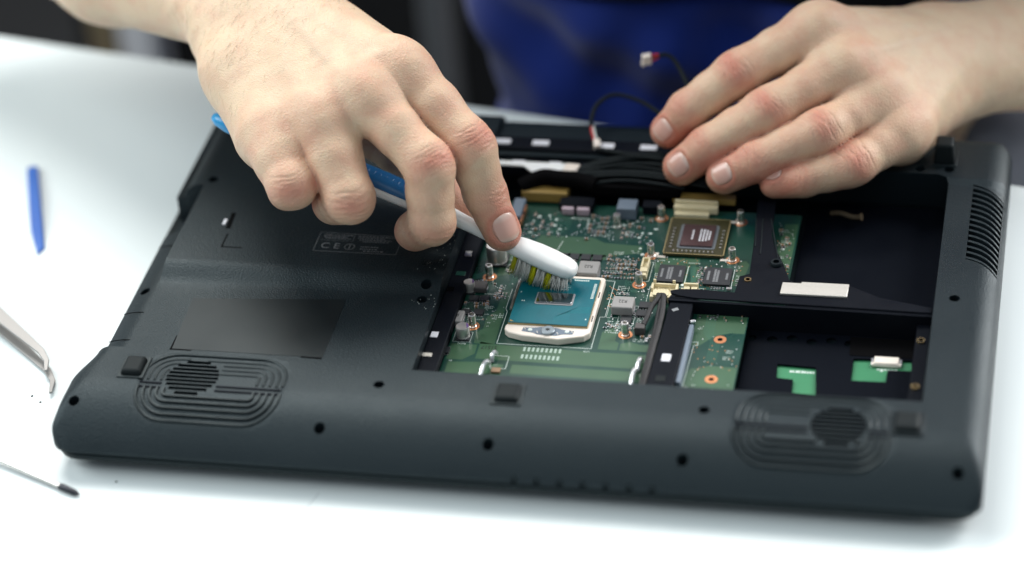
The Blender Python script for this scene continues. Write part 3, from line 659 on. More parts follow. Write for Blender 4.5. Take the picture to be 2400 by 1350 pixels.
# ---- graphics chip
gpu = MB().prism([(43.8, 47.6), (73.2, 47.6), (72.8, 78.2), (43.6, 78.2)], 19.3, 20.9).build('graphics_chip', M['olive'], laptop, bevel=.15)
for name, mb, m_ in (('rim', MB().line([(43.9, 47.8), (73, 47.8), (72.7, 78), (43.8, 78)], .4, 20.95, True), 'teal_edge'),
                     ('underfill', MB().prism(rrect(49.6, 52.2, 68.2, 72.6, 1.5, 4), 20.85, 21.15), 'gpuring'), ('die', MB().box((58.9, 62.6, 21.5), (15.6, 17.8, .8)), 'gpudie')):
    mb.build(name, M[m_], gpu)
gp = MB()
for xx, w_ in ((-2.6, 7.5), (1.2, 10), (2.7, 10), (4.2, 9), (5.6, 7)):
    yy = -w_ / 2
    while yy < w_ / 2:
        q = rnd.uniform(.5, 1.1); gp.sheet([(58.9 + xx - .42, 62.6 + yy), (58.9 + xx + .42, 62.6 + yy), (58.9 + xx + .42, 62.6 + yy + q), (58.9 + xx - .42, 62.6 + yy + q)], 21.93); yy += q + .25
gp.build('die_print', M['pad'], gpu)
gcm = smd('ferrite', 1.0, .6, .5)
for k in range(10): link('chip_capacitor', gcm, gpu, loc=(48.6 + k * 2.1, 49.9, 20.92), rz=h_)
for k in range(7): link('chip_capacitor', gcm, gpu, loc=(46.6, 53 + k * 2.6, 20.92))
for k in range(6): link('chip_capacitor', gcm, gpu, loc=(70.6, 54 + k * 2.8, 20.92))
for x, y in ((42.6, 46.8), (74.2, 46.6), (74, 79)):
    MB().box((x, y, 19.2), (5.2, 1.6, .3)).box((x + (1.8 if x > 60 else -1.8), y + 1.5, 19.2), (1.6, 3.2, .3)).build('corner_bracket', M['ivory'], gpu)

# ---- fan bracket over the board
BR = [(84.9, 88), (94, 88), (95, 60), (97.4, 50), (103.2, 35.6), (107.6, 22.6), (109.6, 21), (135, 20.8), (150, 12.4), (174.8, 6.4), (174.8, 2.6), (66, 4.2), (58.5, 5.4), (54, 7.2), (53.4, 9.2), (58, 10.8), (66, 11.4), (83.4, 10.4), (84.2, 23.4), (88.4, 25.8), (87.6, 45)]
brk = MB().prism(BR, 26.0, 27.0).build('fan_bracket', M['black'], laptop, bevel=.25)
def Bk(name, mb, m_, **k): return mb.build(name, M[m_], brk, **k)
for p, q in (((86.2, 72), (88.4, 48)), ((89.3, 72), (91.5, 42)), ((93.2, 72), (100.4, 38.5))):
    Bk('rib', MB().tube([(p[0], p[1], 27), (q[0], q[1], 27)], .38, 6), 'case_smooth')
Bk('screw_boss', MB().lathe([(3.0, 0), (3.0, .8), (2.5, 1.6), (1.5, 1.6), (1.5, .2), (.2, .1)], (100, 34.6, 27), 22), 'case_smooth')
Bk('brass_insert', MB().lathe([(1.7, 0), (1.7, .5), (1.0, .5), (1.0, -.6), (.1, -.6)], (88.3, 20.6, 27), 18), 'brass')
Bk('metal_strip', MB().prism([(104.6, 10.1), (135.4, 10.1), (135.6, 20), (113.6, 20), (113.6, 18.9), (104.8, 18.9)], 27.0, 28.1).line([(105.2, 16.8), (135.2, 16.8)], .3, 28.13), 'foil', bevel=.2)
wall = MB().prism([(53.4, 2.6), (175, .8), (175, 2.2), (66, 4.0), (53.4, 4.6)], 10.3, 26.0).build('bay_wall', M['black'], laptop)
# ---- drive connector bar with its braided wires
bar = MB().prism([(52.8, -65.5), (64.9, -65.5), (65.2, 5.8), (54.2, 5.8)], 19.1, 25.0).prism([(53.2, 4.4), (65.8, 4.0), (66.4, 9.2), (55, 9.0)], 19.1, 26.3).build('drive_connector_bar', M['black'], laptop, bevel=.4)
for x, y, sx, sy, m_ in ((58.8, -40.3, 4.1, 5.4, 'pad'), (58.4, -56, 4.4, 4.4, 'rubber'), (59.2, 6.6, 5.8, 3.2, 'deepblack')):
    MB().box((x, y, 25.1 if y < 0 else 26.4), (sx, sy, .3)).build('contact_pad', M[m_], bar, bevel=.12)
MB().box((57.5, -3.2, 25.05), (3, 2, .12), .6).build('scuff', M['chipprint'], bar)
MB().box((66.3, -34, 21.4), (2.2, 44, 4.6)).build('connector_side', M['bluegrey'], bar, bevel=.3)
MB().box((66.6, -9.5, 23.4), (2.6, 1.6, 1.2), .3).build('solder_tab', M['tin'], bar, bevel=.3)
MB().box((42.6, -14.6, 21.2), (4.6, 4.4, 4.2)).build('plug_housing', M['ferrite_d'], bar, bevel=.3)
for pts in ([(47.4, 11, 22.5), (48.2, 6.2, 24.4), (45.9, -.6, 23.8), (45.0, -8, 23.4), (44.0, -13.2, 22.6)], [(49.6, 11, 22.5), (50.8, 5.8, 25), (51.8, -6, 24.8), (51.9, -20, 24.6), (51.6, -36, 24.2), (51.6, -52, 23.4), (51.4, -68, 22)], [(48.6, 11.2, 22.5), (49.6, 4, 23.6), (49.8, -6, 22.6), (50.0, -16, 21.8), (49.8, -30, 21.2), (49.6, -66, 20.6)]):
    MB().tube(catmull(pts, 8), 1.25, 10).build('braided_wire', M['braid'], bar, 80)
# ---- drive bay at the lower right
plate_me = MB().prism([(91.4, -66), (172.8, -66), (172.8, 1.2), (91.4, 1.6)], 11.2, 12.2).mesh('bay', M['mylar'])
pc = MB()
for x, y in ((92.6, -4.4), (102.5, -4.7), (111.5, -.8 - 2), (120.8, -4.9), (129.7, -3), (138.2, -4.5)): pc.prism(circle(x, y, 2.5, 18), 10.5, 13)
pc.prism([(107, -23), (124.6, -24), (126.6, -44.4), (115.9, -43.8), (115.4, -34), (107.8, -33.4)], 10.5, 13)
pc.prism([(141, -15.6), (167.2, -14.6), (167.6, -22.6), (157, -22.8), (156.8, -31.8), (141.4, -32.2)], 10.5, 13)
plate = link('drive_bay_plate', carve(plate_me, [pc.mesh('c', M['mylar'])]), laptop)
MB().prism([(99, -48), (170, -48), (170, -13), (99, -13)], 10.3, 10.9).build('touchpad_board', mat('bright_green_board', (0.035, 0.20, 0.09), 0.4, var=0.1, vscale=60), plate)
def Pl(name, mb, m_, **k): return mb.build(name, M[m_], plate, **k)
g = MB()
for k in range(9):
    w_ = rnd.uniform(.8, 1.6); g.sheet([(113 + k * 1.3, -27.2), (113 + k * 1.3 + w_ * .8, -27.2), (113 + k * 1.3 + w_ * .8, -25.6 + rnd.uniform(-.4, .3)), (113 + k * 1.3, -25.8)], 10.94)
for k in range(6): g.sheet([(152 + k * 1.6, -21.6 - k % 2), (153.2 + k * 1.6, -21.6 - k % 2), (153.2 + k * 1.6, -20.6), (152 + k * 1.6, -20.6)], 10.94)
tag(Pl('board_marks', g, 'silk'), kind='stuff')
Pl('ribbon_socket', MB().box((156, -16.8, 12.1), (11.2, 5.2, 2.4)).box((156, -18.8, 11.9), (13.4, 2.0, 1.6)), 'ivory', bevel=.3)
Pl('socket_frame', MB().box((149.6, -17.2, 11.7), (1.2, 5, 1.6)).box((162.4, -17.2, 11.7), (1.2, 5, 1.6)), 'tin', bevel=.2)
Pl('dark_film', MB().prism([(139, -13.6), (172, -13.6), (172, 0.4), (138, 0.4)], 12.25, 12.45), 'deepblack')
rail = MB().prism([(168.4, -64), (174.6, -64), (174.6, 1), (168.4, 1)], 10.4, 21.2).build('bay_side_rail', M['black'], laptop, bevel=.4)
for y in (-11.8, -46.2): MB().lathe([(2.0, 0), (2.0, .9), (1.1, .9), (1.1, -.5), (.1, -.5)], (171, y, 21.2), 18).build('brass_insert', M['brass'], rail)
MB().tube(catmull([(119, 100, 13), (124, 98.4, 14.5), (130, 96, 14.2), (134.5, 94.6, 15.5)], 5), [1.2] * 15 + [2.0], 8).build('loose_wire_end', M['stale'], laptop)

# ---- back rails and loose cables inside the laptop
railb = MB().prism(rrect(-64, 115.5, 70, 126.5, 2), 30.8, 33.0).build('back_rail', M['black'], laptop, bevel=.8)
MB().prism(rrect(-60, 103.6, 64, 110.4, 1.5), 24, 29.6).build('inner_rail', M['black'], laptop, bevel=.6)
for x in (-68.5, -48.6, -28.8, 4.4, 26.2, 48): MB().box((x, 120.8, 33.1), (8.6, 4.4, .7)).build('white_pad', M['pad'], railb, bevel=.4)
for x in (-56, -37.8, -19.2, 36): MB().box((x, 107.2, 29.9), (6.4, 3.2, .6)).build('white_pad', M['pad'], railb, bevel=.3)
MB().prism([(-62, 103.6), (-62, 107), (-34, 106.9), (-16, 106.6), (-13.4, 106.4), (-13.2, 99.8), (-24, 100.4), (-29.4, 98.0), (-34.4, 103.2)], 29.8, 30.8).build('white_strip', M['white'], laptop, bevel=.25)
MB().box((-9.8, 101.8, 30.6), (7.4, 6.6, 3.0), -.08).build('cable_plug', M['ivory'], laptop, bevel=.5)
for k, pts in enumerate(([(-7, 102, 30.4), (2, 105, 31.4), (14, 109, 32.6), (28, 111.5, 33.2), (44, 112, 32.6), (66, 110, 30)], [(-7, 101, 30), (4, 103, 30.6), (16, 106, 31.6), (30, 108, 31.8), (46, 107, 31), (66, 104, 29)],
            [(-30, 95, 27.4), (-14, 97, 29.8), (4, 99, 30.4), (22, 101, 30.4), (40, 100, 29.8), (66, 97, 28)], [(-2, 118, 33.6), (8, 114.5, 33.8), (20, 112.6, 34), (34, 114, 34)])):
    MB().tube(catmull(pts, 8), [1.5, 1.3, 2.0, 1.2][k], 10).build('black_cable', M['rubber'], laptop, 80)
for pts in ([(-28, 97, 28), (-10, 100, 31), (8, 103, 31.6), (26, 104, 32), (52, 101, 30)], [(-20, 94, 28), (0, 96.5, 30), (18, 98, 31), (38, 97, 30.6), (60, 94, 29)], [(-6, 104, 30.6), (6, 108, 33), (20, 110, 34.4), (36, 109, 34), (54, 107, 32)], [(4, 94, 28.4), (16, 95, 29.8), (30, 94, 30), (48, 92, 29)], [(-8, 100.6, 30.4), (3, 101.5, 31.8), (15, 104.5, 33), (29, 106, 33), (45, 104.5, 32)]):
    MB().tube(catmull(pts, 8), .95, 8).build('black_cable', M['rubber'], laptop, 80)
MB().tube(catmull([(-34, 92, 25), (-24, 96.5, 28.4), (-14, 95.6, 28.6), (-6, 96, 28), (4, 93, 27.4)], 6), [4.4] * 25, 10).build('tape_wrap', M['deepblack'], laptop, 80)
MB().box((24, 97, 25.4), (44, 11, 5.6)).build('dark_shield', M['deepblack'], laptop, bevel=.8)

def wire_plug(name, label, plug, prot, path, wires, body):
    t = thing(name, label, 'cable', path[0])
    inv = Matrix.Translation(-Vector(path[0]) * S)
    o = MB().tube(catmull(path, 8), 1.1, 10).build('sleeve', M['rubber'], t, 80); o.matrix_parent_inverse = inv
    for m_, pts in wires:
        o = MB().tube(catmull(pts, 6), .55, 8).build('wire', M[m_], t, 80); o.matrix_parent_inverse = inv
    c = MB()
    for b_ in body: c.box(*b_)
    o = c.build('plug', M['ivory'], t, bevel=.25); o.matrix_parent_inverse = inv
wire_plug('fan_cable', 'black sleeved cable looping up from the back rail to the fingertips', None, None,
          [(-4.2, 131.5, 37.4), (-5.0, 134.9, 39.4), (-3.0, 142.3, 43.7), (5.0, 147.7, 46.6), (18.5, 145.0, 45.1), (30.3, 138.1, 42.1), (42.0, 131.2, 39.0)],
          [('red', [(-4.6, 131.8, 37.6), (-4.0, 129, 36), (-2.8, 126, 34.8), (-1.8, 123, 34.2)]), ('silk', [(-3.6, 131.8, 37.6), (-2.6, 128.6, 36), (-1.4, 125.4, 35), (-.6, 122.6, 34.4)])],
          [((0.2, 119.6, 34.6), (3.4, 6.6, 2.6), .2)])
wire_plug('plug_lead', 'thin black lead ending in a small cream plug against the blue clothing', None, None,
          [(26.4, 160.3, 63.0), (30.6, 161.0, 63.2), (35.1, 159.1, 60.5), (40.1, 153.0, 55.6), (44.2, 145.9, 51.3), (48.6, 136.6, 48.6)],
          [('red', [(22.4, 159.2, 63.2), (24.6, 160.0, 63.6), (27.2, 160.5, 63.2)]), ('red', [(22.4, 158.6, 60.8), (24.8, 159.6, 61.4), (27.2, 160.3, 62.8)]), ('rubber', [(22.4, 158.9, 62.0), (24.8, 159.8, 62.4), (27.2, 160.4, 63.0)])],
          [((20.6, 158, 61.9), (4.6, 3.4, 5.0), .25), ((18.6, 157.6, 59.4), (1.4, 3.2, 1.6), .25), ((22, 158, 64.4), (1.2, 3.4, 1.4), .25)])

# ------------------------------------------------------------------ toothbrush
TIP = Vector((8.34, 11.76, 32.5)); END = Vector((-173.7, 50.1, 86.0)); AX = (END - TIP).normalized(); BL = (END - TIP).length
BN = (Vector((0, 0, 1)) - AX * AX.z).normalized(); BS = BN.cross(AX).normalized()
brush = thing('toothbrush', 'white and blue toothbrush held in the fingers, bristles on the teal chip', 'toothbrush', TIP)
binv = Matrix.Translation(-TIP * S)
def Br(name, mb, m_, angle=60, bevel=0):
    o = mb.build(name, m_ if isinstance(m_, list) else M[m_], brush, angle, bevel); o.matrix_parent_inverse = binv; return o
def bpt(s, lat=0.0, up=0.0):
    sag = 2.2 * math.sin(math.pi * min(s / BL, 1)) - 1.2 * math.exp(-((s - 44) / 14) ** 2)
    return TIP + AX * s + BS * lat + BN * (up + sag)
prof = [(-.6, .8, .7), (.0, 3.2, 2.2), (1.6, 5.0, 3.2), (5, 6.2, 3.9), (12, 6.8, 4.2), (20, 6.7, 4.2), (28, 5.9, 4.0), (34, 4.8, 3.6), (42, 3.5, 3.0), (52, 3.3, 3.0), (62, 3.7, 3.3), (72, 4.8, 4.0), (84, 5.8, 4.8), (100, 6.2, 5.2), (125, 5.8, 5.0), (150, 5.6, 4.8), (172, 5.4, 4.4), (185, 4.6, 3.6), (190, 3.4, 2.6), (192.5, 1.4, 1.0)]
def loft(p_, off=0.0, a0=0.0, a1=360.0, n=24):
    mbv, mbf = [], []
    for s_, w_, h_2 in p_:
        for k in range(n + (a1 - a0 < 360)):
            a = math.radians(a0 + (a1 - a0) * k / n)
            ca, sa = math.cos(a), math.sin(a)
            q = abs(ca) ** 2.4 + abs(sa) ** 2.4; q = q ** (-1 / 2.4)
            mbv.append(bpt(s_, ca * q * (w_ + off), sa * q * (h_2 + off)))
    c = n + (a1 - a0 < 360)
    for i in range(len(p_) - 1):
        for k in range(c if a1 - a0 >= 360 else c - 1):
            k2 = (k + 1) % c; mbf.append((i * c + k, i * c + k2, (i + 1) * c + k2, (i + 1) * c + k))
    if a1 - a0 >= 360: mbf += [tuple(range(c - 1, -1, -1)), tuple(range((len(p_) - 1) * c, len(p_) * c))]
    return MB().add(mbv, mbf)
Br('brush_body', loft(prof), 'white')
gp_ = [p for p in prof if 72 <= p[0] <= 172]
gr = loft([(gp_[0][0] + 2, gp_[0][1] * .75, gp_[0][2] * .8)] + gp_[1:], .35, 25, 215, 18)
o = Br('rubber_grip', gr, 'blue'); md = o.modifiers.new('solid', 'SOLIDIFY'); md.thickness = .0006; md.offset = 1
Br('end_cap', loft([(173, 5.0, 4.0), (176, 5.9, 4.9), (184, 5.2, 4.2), (190, 3.9, 3.1), (193, 1.8, 1.4)]), 'cyan')
for k in range(11):
    s_ = 78 + k * 3.2
    Br('grip_rib', MB().tube([bpt(s_, -5.2, 3.2), bpt(s_, -2.5, 5.4), bpt(s_, 0, 5.9), bpt(s_, 2.5, 5.4), bpt(s_, 5.2, 3.2)], .45, 6), 'blue')
tuft_rows = 11
for i in range(tuft_rows):
    for j in range(4):
        s_ = 3.6 + i * 2.55; lat = (-4.4 + 2.93 * j) * (1 if 0 < i < 10 else .75)
        m_ = 'br_y' if i in (3, 6, 10) else 'br_w'
        g = MB(); base = bpt(s_, lat, -3.2)
        for q in range(22):
            a = rnd.uniform(0, 6.28); r_ = 0.95 * math.sqrt(rnd.random())
            o0 = base + AX * (r_ * math.cos(a)) + BS * (r_ * math.sin(a))
            ln = rnd.uniform(9.6, 11.0)
            spread = AX * (r_ * math.cos(a) * .9 + rnd.uniform(-.5, .5)) + BS * (r_ * math.sin(a) * .9 + rnd.uniform(-.5, .5) + lat * .12)
            tipd = o0 - BN * ln + spread
            zmin = 24.15 + rnd.uniform(0, .5)
            if tipd.z < zmin:                                 # the bristles that reach the chip bend outwards over it
                over = zmin - tipd.z; tipd.z = zmin; tipd -= AX * (over * .55) * (1 if rnd.random() < .75 else -1); tipd += BS * (over * .25 * (1 if lat > 0 else -1))
            mid = (o0 + tipd) / 2 - AX * .1 + Vector((0, 0, -.3))
            g.tube([o0, mid, tipd], [.15, .15, .10], 4)
        Br('bristle_tuft', g, m_, 90)

# ------------------------------------------------------------------ small tools on the table
spd = thing('opening_tool', 'small flat blue plastic prying tool on the table', 'tool', (-293, 86, 0))
sa, sb = Vector((-307.6, 125.0, 0)), Vector((-276.4, 46.5, 0)); sx_ = (sb - sa).normalized(); sy_ = Vector((-sx_.y, sx_.x, 0)); sl = (sb - sa).length
sv = []
for hgt in (0, 1):
    for t, w_, z in ((0, -2.9, 1.4), (4, -3.3, 3.4), (34, -3.5, 5.0), (62, -3.5, 4.6), (sl, -1.0, .9), (sl - 5, 3.3, 1.1), (58, 3.5, 4.4), (34, 3.5, 5.0), (4, 3.3, 3.4), (0, 2.9, 1.4)):
        p = sa + sx_ * t + sy_ * (w_ * (1 - .28 * hgt)); sv.append((p.x, p.y, z if hgt else .1))
sp = MB().add(sv, [tuple(range(9, -1, -1)), tuple(range(10, 20))] + [(i, (i + 1) % 10, 10 + (i + 1) % 10, 10 + i) for i in range(10)])
o = sp.build('body', M['tool'], spd, 20, bevel=.5); o.matrix_parent_inverse = Matrix.Translation(Vector((293, -86, 0)) * S)
twz = thing('tweezers', 'steel tweezers with bent tips reaching in at the left edge', 'tweezers', (-300, 10, 0))
tinv = Matrix.Translation(Vector((300, -10, 0)) * S)
def blade(path, w, th, m_, name):
    vs = []; fs = []
    P = [Vector(p) for p in path]
    for i, p in enumerate(P):
        t = (P[min(i + 1, len(P) - 1)] - P[max(i - 1, 0)]).normalized(); a = Vector((-t.y, t.x, 0)).normalized(); nrm = t.cross(a)
        if nrm.z < 0: nrm = -nrm
        for sx_, sz_ in ((-1, -1), (1, -1), (1, 1), (-1, 1)): vs.append(p + a * (w[i] * sx_ / 2) + nrm * (th * sz_ / 2))
    for i in range(len(P) - 1):
        for k in range(4): fs.append((4 * i + k, 4 * i + (k + 1) % 4, 4 * i + 4 + (k + 1) % 4, 4 * i + 4 + k))
    fs += [(3, 2, 1, 0), tuple(range(4 * len(P) - 4, 4 * len(P)))]
    o = MB().add(vs, fs).build(name, m_, twz, 40, bevel=.25); o.matrix_parent_inverse = tinv
blade([(-392, 91, 5), (-360, 61, 7.4), (-320, 24.5, 9.4), (-290, -2, 8.6), (-268, -20.6, 7.6), (-252, -33.6, 6.8), (-244, -40, 6.2), (-239.6, -45.6, 5.2), (-237.6, -52.5, 4.4)], [7.6, 7.8, 8, 7.6, 6.2, 4.4, 3.4, 2.6, 1.5], 1.2, M['tweezer'], 'blade')
blade([(-392, 94, 3), (-360, 62, 1.4), (-320, 25, 1.2), (-290, -2.5, 1.2), (-268, -22, 1.2), (-250, -38, 1.2), (-239, -48, 1.2), (-233.6, -56, 1.4), (-231, -66, 2.2)], [7.6, 7.8, 8, 7.6, 6.2, 4.4, 3.4, 2.6, 1.5], 1.2, M['tweezer'], 'blade')
scd = thing('screwdriver', 'thin screwdriver shaft with a dark tip at the lower left', 'screwdriver', (-240, -116, 0))
sinv = Matrix.Translation(Vector((240, 116, 0)) * S)
for name, pts, r_, m_ in (('shaft', [(-292, -94.6, 3.6), (-237.8, -117.3, 2.4), (-203, -131.9, 1.7)], [1.15] * 3, 'steel'), ('tip', [(-204, -131.5, 1.75), (-201, -132.7, 1.75), (-196, -134.8, 1.6), (-193.6, -135.8, 1.5)], [1.5, 1.6, 1.45, .5], 'driver_dark'),
                          ('grip', [(-372, -61, 6.5), (-368, -62.7, 6.5), (-340, -74.4, 6.0), (-300, -91.2, 4.4), (-290, -95.4, 3.6)], [3, 6.4, 6.2, 5.6, 2.4], 'tool')):
    o = MB().tube(pts, r_, 14).build(name, M[m_], scd, 40); o.matrix_parent_inverse = sinv
for x, y, a, lb_ in ((-240.4, -66.8, .9, 'tiny dark crumb on the table just below the tweezer tips, farther from the laptop'), (-234.8, -70.9, .8, 'tiny dark crumb on the table between the tweezer tips and the laptop corner'), (-180, -124, .9, 'tiny dark crumb on the table in front of the laptop, right of the screwdriver tip')):
    tag(MB().box((x, y, .25), (1.2 * a, .5 * a, .4), a).build('crumb', M['ink']), lb_, 'crumb', 'crumbs on the table')
sc_ = MB().line([(-86, -121.5), (-91, -140), (-97.5, -158)], .35, .03).build('thin_line', mat('faint_grey_line', (.42, .46, .48), .5), table); sc_.location = Vector((0, 200, 740)) * S  # thin bent grey line drawn on the tabletop

# ------------------------------------------------------------------ the person: implicit surface -> one continuous skin mesh
R_, U_, C_ = np.array(cR), np.array(cU), -np.array(cF)
def nv(c=0, r=0, u=0):
    v = c * C_ + r * R_ + u * U_; return v / np.linalg.norm(v)
A_ = np.array
HA = dict(W=A_((-162.4, 103.5, 116.6)), E=A_((-361., 242., 99.)), SH=A_((-110., 352., 350.)),
    i=[(-76.7, 49.0, 117.8), (-40.3, 25.2, 91.7), (-34.6, 22.5, 66.9), (-26.4, 16.9, 49.5)],
    m=[(-90.6, 31.5, 114.2), (-56.5, 8.0, 91.0), (-55.8, 1.2, 64.6), (-67.3, 11.6, 51.6)],
    r=[(-110.1, 20.6, 106.1), (-91.6, -6.2, 80.4), (-104.9, 12.2, 65.6), (-111.1, 28.1, 66.2)],
    p=[(-132.6, 18.6, 96.8), (-118.6, -6.0, 86.4), (-127, 11.5, 71.6), (-129, 28.6, 71.8)],
    t=[(-137, 84, 100), (-97.5, 66, 70), (-71.3, 50, 58), (-52, 37.5, 47.5)],
    rad=dict(i=(13.0, 12.2, 10.7, 10.1, 8.5), m=(12.8, 11.6, 11.0, 10.9, 9.4), r=(13.4, 13.1, 11.6, 10.4, 9), p=(13.8, 13.5, 11.4, 9.4, 8.2), t=(15, 12.5, 11.5, 10, 8.6)),
    n=dict(i=nv(.75, .55, .1), m=nv(.8, .5, .1), r=nv(.85, .1, -.2), p=nv(.85, -.1, -.2), t=nv(.5, .6, .3)),
    nt=dict(i=nv(.93, .3, .18)), nail=dict(i=(6.6, 13.6, -2.6)), extra=[((-173, 84, 108), (-160, 62, 103), 17, 17), ((-160, 62, 103), (-140, 27, 92), 17, 14)])
HB = dict(W=A_((167.5, 197.8, 43.9)), E=A_((378., 322., 8.)), SH=A_((230., 355., 350.)),
    i=[(108.0, 152.4, 86.8), (70.7, 126.4, 74.4), (47.6, 116.7, 58.7), (37.3, 114.7, 47.4)],
    m=[(124.0, 137.9, 75.3), (87.2, 110.1, 63.8), (59.5, 99.7, 48.6), (46.3, 96.7, 38.4)],
    r=[(141.5, 133.5, 60.5), (113.4, 102.3, 57.8), (83.8, 91.9, 46.8), (68.3, 89.4, 38.8)],
    p=[(152.4, 124.0, 47.9), (129.4, 95.5, 44.4), (106.9, 88.1, 40.2), (93.0, 87.7, 37.4)],
    t=[(146, 184, 58), (120, 166, 54), (96, 150, 50), (76, 141, 47)],
    rad=dict(i=(12.3, 11.4, 10.7, 10.0, 8.3), m=(12.2, 11.4, 10.9, 10.2, 8.7), r=(11.8, 11.1, 10.6, 9.8, 8.3), p=(11.4, 10.3, 9.7, 8.6, 6.7), t=(15, 12, 10.5, 9, 7)),
    n=dict(i=nv(.85, 0, .5), m=nv(.85, 0, .5), r=nv(.9, 0, .42), p=nv(.92, 0, .35), t=nv(0, -.3, .9)),
    nt=dict(i=nv(.95, -.12, .25), m=nv(.97, -.1, .2), r=nv(.97, -.1, .2), p=nv(.6, -.2, .75)), nail=dict(i=(5.4, 10.6, -1.4), m=(5.8, 11.2, -1.6), r=(5.5, 10.6, -1.4), p=(4.4, 8.4, -1.2)), extra=[])

base_prims, fingers, joints, nails, nail_id = [], [], [], [], []
def cone(a, b, ra, rb, k): return (np.array(a, float), np.array(b, float), float(ra), float(rb), float(k))
for H in (HA, HB):
    W, E, SHd = H['W'], H['E'], H['SH']
    mc = {k: A_(H[k][0]) for k in 'imrp'}
    lat = mc['i'] - mc['p']; lat /= np.linalg.norm(lat)
    fwd = (mc['m'] + mc['r']) / 2 - W; fwd /= np.linalg.norm(fwd); lat -= fwd * (lat @ fwd); lat /= np.linalg.norm(lat)
    dor = np.cross(fwd, lat); dor = dor if dor @ nv(.7, 0, .7) > 0 else -dor
    for k, off, rw in (('i', 14, 15.5), ('m', 5, 17), ('r', -5, 17), ('p', -13, 15.5)):
        b = mc[k] - dor * 2.0
        base_prims.append(cone(W + lat * off, b, rw, {'i': 12.4, 'm': 12.2, 'r': 11.6, 'p': 11.0}[k], 9))
        base_prims.append(cone(W + lat * off * .9 - dor * 9 + fwd * 14, b - dor * 9 - fwd * 6, 13, 9.5, 9))
        # knuckle and its extensor tendon
        base_prims.append(cone(mc[k] + dor * 1.6 - fwd * 3, mc[k] + dor * 1.2 + fwd * 4, 10.2, 10.2, 8))
        base_prims.append(cone(W + lat * off * .7 + dor * 13.5 + fwd * 16, mc[k] + dor * 7.4 - fwd * 5, 3.0, 3.4, 9))
    ks = 'imrp'
    for a, b, ra, rb in H['extra']: base_prims.append(cone(a, b, ra, rb, 12))
    for a_k, b_k in zip(ks, ks[1:]):
        g_ = (mc[a_k] + mc[b_k]) / 2; base_prims.append(cone(W + dor * 2, g_ - dor * .5 - fwd * 6, 17, 11.4, 9))
        base_prims.append(cone(mc[a_k] + fwd * 6 - dor * 4, mc[b_k] + fwd * 6 - dor * 4, 8.8, 8.4, 7))
    th = [A_(q) for q in H['t']]
    base_prims.append(cone(W + lat * 12 + fwd * 8 - dor * 6, th[0] * .35 + th[1] * .65, 16, 13.5, 12))
    base_prims.append(cone(W - lat * 13 + fwd * 8 - dor * 9, mc['p'] - fwd * 8 - dor * 10, 15, 11, 12))
    ax = E - W; La = np.linalg.norm(ax); ax /= La
    sd = lat - ax * (lat @ ax); sd /= np.linalg.norm(sd)
    for s_ in (-1, 1):
        base_prims.append(cone(W + sd * s_ * 9.5, W + ax * La * .45 + sd * s_ * 11, 18.5, 27, 14))
        base_prims.append(cone(W + ax * La * .45 + sd * s_ * 11, E, 27, 33, 14))
    base_prims.append(cone(W - sd * 15 + dor * 6 + ax * 14, W - sd * 16 + dor * 6 + ax * 26, 9, 8, 12))      # ulnar head
    base_prims.append(cone(E, SHd, 34, 48, 16))
    for k in 'imrpt':
        J = [A_(q, float) for q in H[k]]; r0, rm, r1, r2, r3 = H['rad'][k]; n_ = H['n'][k]
        mid = (J[0] + J[1]) / 2
        pr_ = [cone(J[0] - dor * 1.5 if k != 't' else J[0], mid, r0, rm, 3), cone(mid, J[1], rm, r1, 3), cone(J[1], (J[1] + J[2]) / 2, r1, (r1 + r2) / 2 - .1, 3), cone((J[1] + J[2]) / 2, J[2], (r1 + r2) / 2 - .1, r2, 3)]
        pad = J[3] - H['nt'].get(k, n_) * .8
        pr_ += [cone(J[2], J[3], r2, r3, 3), cone((J[2] + J[3]) / 2 - H['nt'].get(k, n_) * 1.6, pad, r3 * .95, r3 * .9, 3)]
        d0 = (J[2] - J[0]) / np.linalg.norm(J[2] - J[0])
        if not (H is HA and k in 'rp'): pr_.append(cone(J[1] + n_ * 1.0 - d0 * 3.5, J[1] + n_ * 1.0 + d0 * 2.5, r1 * .88, r1 * .86, 6))
        fingers.append((pr_, 7.5))
        joints.append(dict(J=J, n=n_, r=(r0, r1, r2, r3), k=k, H=H, nt=H['nt'].get(k, n_)))
        if k in H['nail']: nails.append((J, H['nt'][k], H['nail'][k], pr_)); nail_id.append(len(fingers) - 1)
# trunk under the clothing, so that both arms belong to one body
for a, b, ra, rb in (((-5, 345, -150), (-5, 345, 290), 88, 90), ((125, 345, -150), (125, 345, 290), 88, 90), ((-95, 352, 335), (215, 352, 335), 56, 56), ((60, 345, 330), (60, 340, 430), 55, 52)):
    base_prims.append(cone(a, b, ra, rb, 20))

